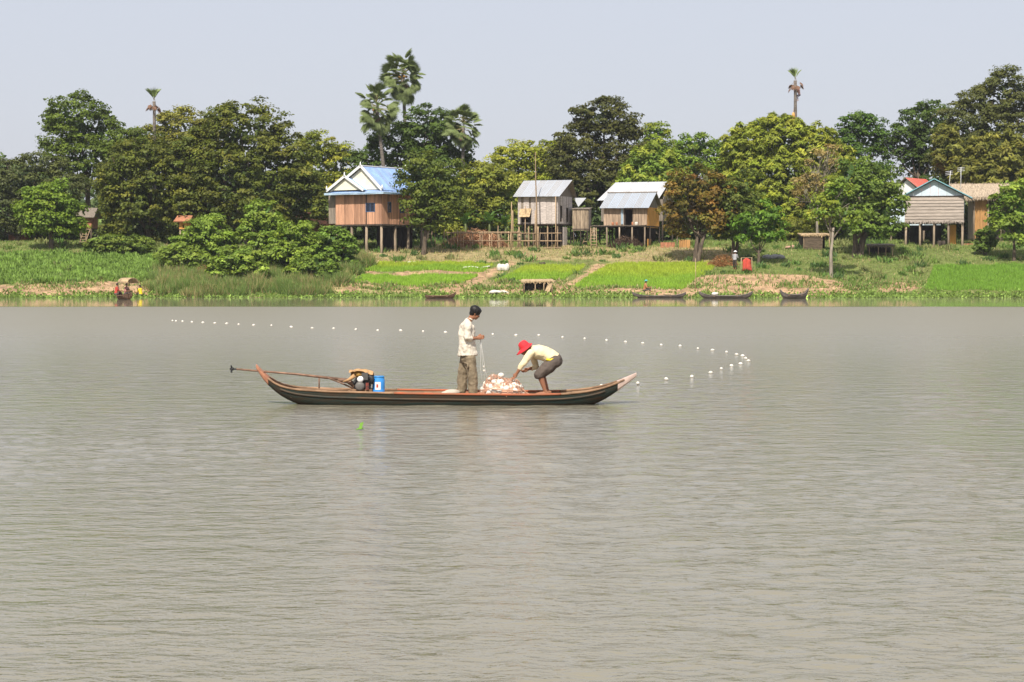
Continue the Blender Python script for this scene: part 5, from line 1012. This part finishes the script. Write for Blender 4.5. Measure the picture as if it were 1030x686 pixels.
# --- bent man
org = Vector((J(548, 400).x, YB, FLOOR)); man = tag(empty('person', org), 'person with red hat and cream top bending over the net heap', 'person')
add, extras, hair, P, M = head_geo(man, org, J(527.0, 351.2), (-.78, 0, -.62), (-.55, 0, .8), .98); body = MB(); add(body)
body.tube([J(534.5, 353), J(531.5, 351.8), J(528.5, 350)], [.065, .056, .056], 10)
body.tube([J(558.5, 364), J(557, 361), J(549, 356), J(540, 353.5), J(535, 353), J(533, 353)], [(.15, .10), (.165, .12), (.145, .105), (.17, .115), (.165, .09), (.09, .06)], 14)
arms = {-1: (J(534, 355, -.185), J(525.5, 366.5, -.215), J(520, 375.3, -.18)), 1: (J(535, 355, .185), J(539.5, 369.5, .19), J(531.5, 371.2, .12))}
for sg, (sh, el, wr) in arms.items(): body.capsule([sh, sh.lerp(el, .5), el], [.055, .05, .042]); body.capsule([el, el.lerp(wr, .35), wr], [.042, .042, .028]); hand_geo(body, wr, (wr-el)+Vector((-.05, 0, -.06)), (-.3, sg*-.6, .4), .7, mirror=sg)
legs = {-1: (J(557.5, 363.5, -.095), J(542.0, 376.5, -.13), J(548, 392.3, -.12)), 1: (J(557.5, 363.5, .095), J(544, 376.5, .12), J(550.5, 392.3, .13))}
for sg, (hp, kn, an) in legs.items():
    body.capsule([hp, hp.lerp(kn, .5), kn], [.085, .076, .056]); body.capsule([kn, kn.lerp(an, .3)+Vector((.015, 0, 0)), an], [.056, .058, .036]); ft = Vector((an.x, an.y, FLOOR+.035)); body.capsule([an, ft+Vector((.04, 0, 0))], [.036, .036]); body.capsule([ft+Vector((.05, 0, 0)), ft+Vector((-.08, 0, -.005)), ft+Vector((-.16, 0, -.012))], [.036, .036, .024])
    for k in range(5): body.ball(ft+Vector((-.175+.006*k, (k-2)*.014, -.016)), .013-.0012*k, 5, 6)
solid(body, 'body', SKIN, man, org, .008); extras(None); hair(.84, False)
sh_ = MB(); sh_.tube([J(558.5, 362), J(554, 358.8), J(548, 355.8), J(540.5, 353.7), J(535.5, 353), J(532.8, 352.8)], [(.17, .135), (.175, .14), (.17, .138), (.195, .14), (.19, .11), (.075, .07)], 18)
for sg, (sh, el, wr) in arms.items(): sh_.capsule([sh, sh.lerp(el, .5), el, el.lerp(wr, .45)], [.075, .068, .058, .048])
solid(sh_, 'shirt', SHIRT2, man, org, .011, .03)
tr = MB().ball(J(558.5, 362.8), (.14, .185, .15), 10, 14)
for sg, (hp, kn, an) in legs.items(): tr.capsule([hp, hp.lerp(kn, .5), kn], [.13, .125, .10]); tr.tube([kn, kn.lerp(an, .2)], [.10, .094], 12)
solid(tr, 'shorts', SHORTS, man, org, .011, .035)
yb = MB().tube([J(549.5, 361.5, -.17)-org, J(553.5, 362.2, -.185)-org, J(556.5, 360.6, -.18)-org], [(.03, .02), (.04, .024), (.03, .018)], 8).build('waist_cloth', YELLOW, man)
hm_ = Matrix.Translation(J(527.5, 348.4)-org) @ (Matrix((Vector((-.80, 0, -.60)), Vector((0, -1, 0)), Vector((-.60, 0, .80)))).transposed()).to_4x4()
MB().lathe([(.0, .115), (.05, .112), (.085, .085), (.10, .03), (.105, -.005)], 20, hm_).build('hat', REDHAT, man)
vs = []; N_ = 24
for rr, k in ((.10, 0), (.135, 1), (.17, 2)):
    for i in range(N_):
        t = 2*math.pi*i/N_; q = rr+(.05*(k/2) if math.cos(t) > 0 else -.02*(k/2))*abs(math.cos(t)); vs.append(hm_ @ Vector((q*math.cos(t), q*math.sin(t), -.004-.02*k-.012*k*abs(math.sin(t)))))
hb = MB().add(vs, [(k*N_+i, k*N_+(i+1) % N_, (k+1)*N_+(i+1) % N_, (k+1)*N_+i) for k in range(2) for i in range(N_)], True).build('hat_brim', REDHAT, man); md = hb.modifiers.new('s', 'SOLIDIFY'); md.thickness = .006

# --- floats on the water
FL = [(173.5, 323.2), (177, 323.5), (183.5, 323.8), (193, 324.5), (204, 325), (216, 325.6), (228, 326), (240, 327), (255, 327.6), (273, 328), (293, 329.5), (314, 330.7), (335.5, 331), (358, 332), (380, 333), (403, 333), (425.5, 334), (448, 334.8), (495.6, 337), (519, 337.8), (542, 338), (565.8, 340), (588, 341.4), (610, 343), (629, 344.7), (646.4, 346), (665, 347.8), (684, 348.8), (702, 351.6), (716.6, 353), (730.8, 355), (741, 357.5), (747, 358.8), (750, 361.4), (753, 364), (745, 367), (736, 369), (725.5, 372), (715, 376), (696, 380), (670, 382.5), (641.6, 386.8), (605, 389.6)]
fmesh = MB().ball((0, 0, 0), (.075, .055, .055), 8, 12).tube([(-.1, 0, 0), (.1, 0, 0)], .012, 6).mesh('net_float'); fmesh.materials.append(FLOATW)
for (a, b2) in FL:
    Y = CAM_H*F/(b2-HORIZON); q = pix(a, b2, Y); o = link('net_float', fmesh, None, None, (q.x, q.y, .028)); o.rotation_euler = (random.uniform(-.2, .2), random.uniform(-.2, .2), random.uniform(0, 3.1))
    kk = .72 if Y < 60 else .55+Y/300; o.scale = (kk, kk, kk); tag(o, 'small white float in the curved line of net floats on the water', 'float', 'net floats on the river')
# drifting green leaf
q = pix(362, 433, CAM_H*F/(433-HORIZON)); o = MB().slab([(-.07, -.03, 0), (.02, -.06, .01), (.07, .02, .02), (-.01, .06, .03)], .004).add([(-.02, 0, .01), (.03, -.02, .01), (.06, .02, .12), (0, .03, .1)], [(0, 1, 2, 3)]).build('drifting_leaf', mat('drift_green', (.15, .32, .03), .6), None, (q.x, q.y, .012)); tag(o, 'single bright green leaf drifting below the engine end of the boat', 'leaf')

# ------------------------------------------------------------------ small boats and people at the far bank
GREYHULL = mat('weathered_hull', (.21, .18, .16), .85, .35, (2, 5, 5), .3); BROWNHULL = mat('brown_hull', (.22, .13, .085), .85, .35, (2, 5, 5), .3)
def canoe(label, px, py, Lpx, b, hh, m, rot=0., endl=.25, endr=.35):
    Y = CAM_H*F/(py-HORIZON); c = pix(px, py, Y); L = Lpx*Y/F; o = tag(empty('rowing_boat', (c.x, Y, 0), math.radians(rot)), label, 'boat', 'small boats along the far bank')
    def lf(t):
        vs = []; n = 21
        for i in range(n):
            u = -1+2*i/(n-1); x = u*L/2; bb = max(b*(1-abs(u)**2.6), .04+t); e = endl if u < 0 else endr; zs = hh+e*abs(u)**4; zk = -.1+(hh+e*.75)*abs(u)**7
            zk = min(zk, zs-.05); vs += [(x, -bb+t, zs), (x, -bb*.8+t, (zs+zk)/2), (x, 0, zk+t), (x, bb*.8-t, (zs+zk)/2), (x, bb-t, zs)]
        return vs, [(i*5+j, i*5+j+1, i*5+j+6, i*5+j+5) for i in range(n-1) for j in range(4)]
    v, f = lf(0); MB().add(v, f, True).build('hull', m, o); v, f = lf(.04); MB().add(v, [q[::-1] for q in f], True).build('hull_lining', HULLIN, o)
    for sg in (-1, 1):
        MB().tube([(u*L/2, sg*max(b*(1-abs(u)**2.6), .04), hh+(endl if u < 0 else endr)*abs(u)**4+.01) for u in np.linspace(-1, 1, 15)], .03, 6).build('rail', m, o)
    for u in (-.45, .4): MB().box((u*L/2, 0, hh-.05), (.18, 1.7*b, .04)).build('thwart', HULLIN, o)
    return o, Y
def small_person(label, loc, pose, shirt, lower, rz=0., hat=None, h=1.0):
    """pose: sit / stand / row"""
    o = tag(empty('person', loc, rz), label, 'person'); hip = .88 if pose != 'sit' else .14; b = MB(); V3 = Vector
    lean = .12 if pose == 'stand' else .1; ch = V3((lean, 0, hip+.42)); nk = V3((lean*1.2, 0, hip+.56)); hd = V3((lean*1.5, 0, hip+.70))
    b.tube([V3((0, 0, hip-.06)), V3((0, 0, hip)), V3((lean*.5, 0, hip+.2)), ch, V3((lean, 0, hip+.5)), nk], [(.13, .09), (.15, .1), (.13, .09), (.16, .105), (.15, .09), (.05, .05)], 12)
    b.ball(hd, (.092, .075, .115), 9, 12).tube([nk-V3((0, 0, .03)), hd], .05, 8).ball(hd+V3((.095, 0, -.01)), (.018, .014, .022), 5, 7)
    A_ = []; G_ = []
    for sg in (-1, 1):
        sh = V3((lean, sg*.18, hip+.46)); el = sh+(V3((.1, sg*.06, -.25)) if pose != 'climb' else V3((.2, 0, .12))); wr = el+(V3((.22, -sg*.03, .0)) if pose != 'climb' else V3((.12, -sg*.05, .2))); A_.append((sh, el, wr)); b.capsule([sh, el], [.05, .04]); b.capsule([el, wr], [.04, .027]); hand_geo(b, wr, wr-el, (0, 0, 1), .6, .16, -sg)
        hp = V3((0, sg*.09, hip-.02))
        if pose == 'sit': kn = hp+V3((.4, sg*.04, .12)); an = V3((.55, sg*.12, .02))
        elif pose == 'climb': kn = hp+V3((.26, sg*.1, -.12-.1*sg)); an = kn+V3((-.08, -sg*.03, -.4))
        else: kn = V3((.03*sg, sg*.1, .46)); an = V3((-.02+.05*sg, sg*.1, .06))
        G_.append((hp, kn, an)); b.capsule([hp, kn], [.085, .055]); b.capsule([kn, an], [.055, .035]); b.capsule([an, an+V3((.15, 0, -.03))], [.035, .026])
    solid(b, 'body', SKIN, o, V3((0, 0, 0)), .016, 0, 2)
    t = MB().tube([V3((0, 0, hip-.06)), V3((lean*.5, 0, hip+.2)), ch, V3((lean, 0, hip+.5)), nk-V3((0, 0, .02))], [(.175, .125), (.165, .12), (.185, .13), (.175, .11), (.07, .065)], 12)
    for sh, el, wr in A_: t.capsule([sh, el], [.07, .06])
    solid(t, 'shirt', shirt, o, V3((0, 0, 0)), .02, .02, 2); t = MB().ball((0, 0, hip-.02), (.13, .18, .11))
    for hp, kn, an in G_: t.capsule([hp, kn, kn.lerp(an, .5)], [.105, .078, .065])
    solid(t, 'trousers', lower, o, V3((0, 0, 0)), .02, .02, 2)
    if hat: MB().lathe([(0, .13), (.09, .1), (.115, .03), (.19, -.0), (.19, -.012), (.1, .0)], 14, Matrix.Translation(hd+V3((0, 0, .05)))).build('hat', hat, o)
    else: solid(MB().ball(hd+V3((-.02, 0, .035)), (.1, .085, .1)), 'hair', HAIR, o, V3((0, 0, 0)), .02, 0, 1)
    return o
canoe('small brown boat moored alone in front of the left seedling strips', 443, 300, 31, .42, .2, BROWNHULL, 0, .03, .32)
o3, Y3 = canoe('grey rowing boat carrying a person in a teal hat', 663, 299.5, 54, .42, .16, GREYHULL, 0, .3, .3)
sp = small_person('person in orange-tan top and teal hat seated in the rowing boat', (pix(648, 299.5, Y3).x, Y3, .5), 'sit', mat('orange_top', (.48, .22, .09), .9), SHORTS, 0, mat('teal_hat', (.10, .40, .36), .8))
q = pix(672, 299.5, Y3); tag(MB().ball((0, 0, .12), (.4, .25, .1)).ball((.35, 0, .1), (.25, .22, .08)).build('net_bundle', STRAW, None, (q.x, Y3, .16)), 'flat tan net bundle lying in the rowing boat behind the person', 'net')
o4, Y4 = canoe('long grey boat with a white sack below the bare earth bank', 730, 300, 54, .45, .2, GREYHULL, 0, .35, .35)
q = pix(719, 300, Y4); tag(MB().ball((0, 0, .15), (.28, .24, .16)).ball((.15, 0, .18), (.15, .18, .12)).build('boat_sack', SACK, None, (q.x, Y4, .2)), 'rounded white sack in the long grey boat below the earth bank', 'sack')
canoe('short dark grey boat with raised ends, rightmost at the far bank', 799, 300, 29, .5, .3, GREYHULL, 5, .4, .55)
o5, Y5 = canoe('brown canopied boat at the left bank', 125, 301, 22, .5, .3, BROWNHULL, -35, .3, .25)
cp = MB(); pts = []
for i in range(9):
    t = math.pi*i/8; pts.append((.62*math.cos(t), 1.28+.42*math.sin(t)))
vs = [(x, yy, zz) for x in (-.1, 1.0) for yy, zz in pts]; cv = cp.add(vs, [(i, i+1, i+10, i+9) for i in range(8)], True).build('canopy', STRAW, o5); md = cv.modifiers.new('s', 'SOLIDIFY'); md.thickness = .04
for x in (-.05, .95):
    for sg in (-1, 1): MB().tube([(x, sg*.45, .15), (x, sg*.6, 1.32)], .025, 5).build('canopy_post', DARKWOOD, o5)
lc = Vector(o5.location); small_person('person in red top sitting in the canopied boat', lc+Vector((-.75, .35, .3)), 'sit', REDCLOTH, SHORTS, .6); small_person('second person in pinkish top under the straw canopy', lc+Vector((.1, -.1, .3)), 'sit', mat('pink_top', (.45, .2, .18), .9), SHORTS, -.4)
g = ground(142, 297.5); small_person('small person in yellow top crouching on the shore right of the canopied boat', g+Vector((0, 0, -.05)), 'sit', YELLOW, SHORTS, 2.6)
small_person('person in white hat and grey top standing under the tree by the red cloth', ground(739, 271.5), 'stand', mat('grey_top', (.42, .42, .44), .9), DARKWOOD, 1.2, WHITEP)
pt = Vector(PALMTOP); small_person('barefoot climber in pinkish top clinging near the head of the slim trimmed palm', (pt.x+.46, pt.y-.1, pt.z-2.75+.3), 'climb', mat('pink_shirt', (.62, .36, .32), .9), mat('slate_trousers', (.16, .15, .18), .9), math.pi)
q = pix(798, 117, pt.y-.28); tag(MB().tube([(0, 0, .75), (0, 0, .45)], .015, 5).lathe([(0, .45), (.1, .42), (.2, .1), (.2, -.35), (.1, -.5), (0, -.5)], 12).build('hanging_basket', mat('orange_basket', (.66, .36, .12), .8), None, q), 'orange basket hanging on the trunk of the slim trimmed palm', 'basket')

# ------------------------------------------------------------------ humid air
hb = MB().box((0, 120, 17), (1500, 1000, 42)).build('haze', None); tag(hb, 'thin pale humid haze in the air over the river', 'haze', kind='stuff')
hv = bpy.data.materials.new('humid_air'); hv.use_nodes = True; hn = hv.node_tree.nodes; hn.clear(); ho = hn.new('ShaderNodeOutputMaterial'); pv = hn.new('ShaderNodeVolumePrincipled')
pv.inputs['Color'].default_value = (.86, .90, 1, 1); pv.inputs['Density'].default_value = .00013; pv.inputs['Anisotropy'].default_value = .0; hv.node_tree.links.new(pv.outputs[0], ho.inputs['Volume']); hb.data.materials.append(hv)
#print('TRIS', sum(len(o.data.polygons) for o in bpy.data.objects if o.type == 'MESH'))
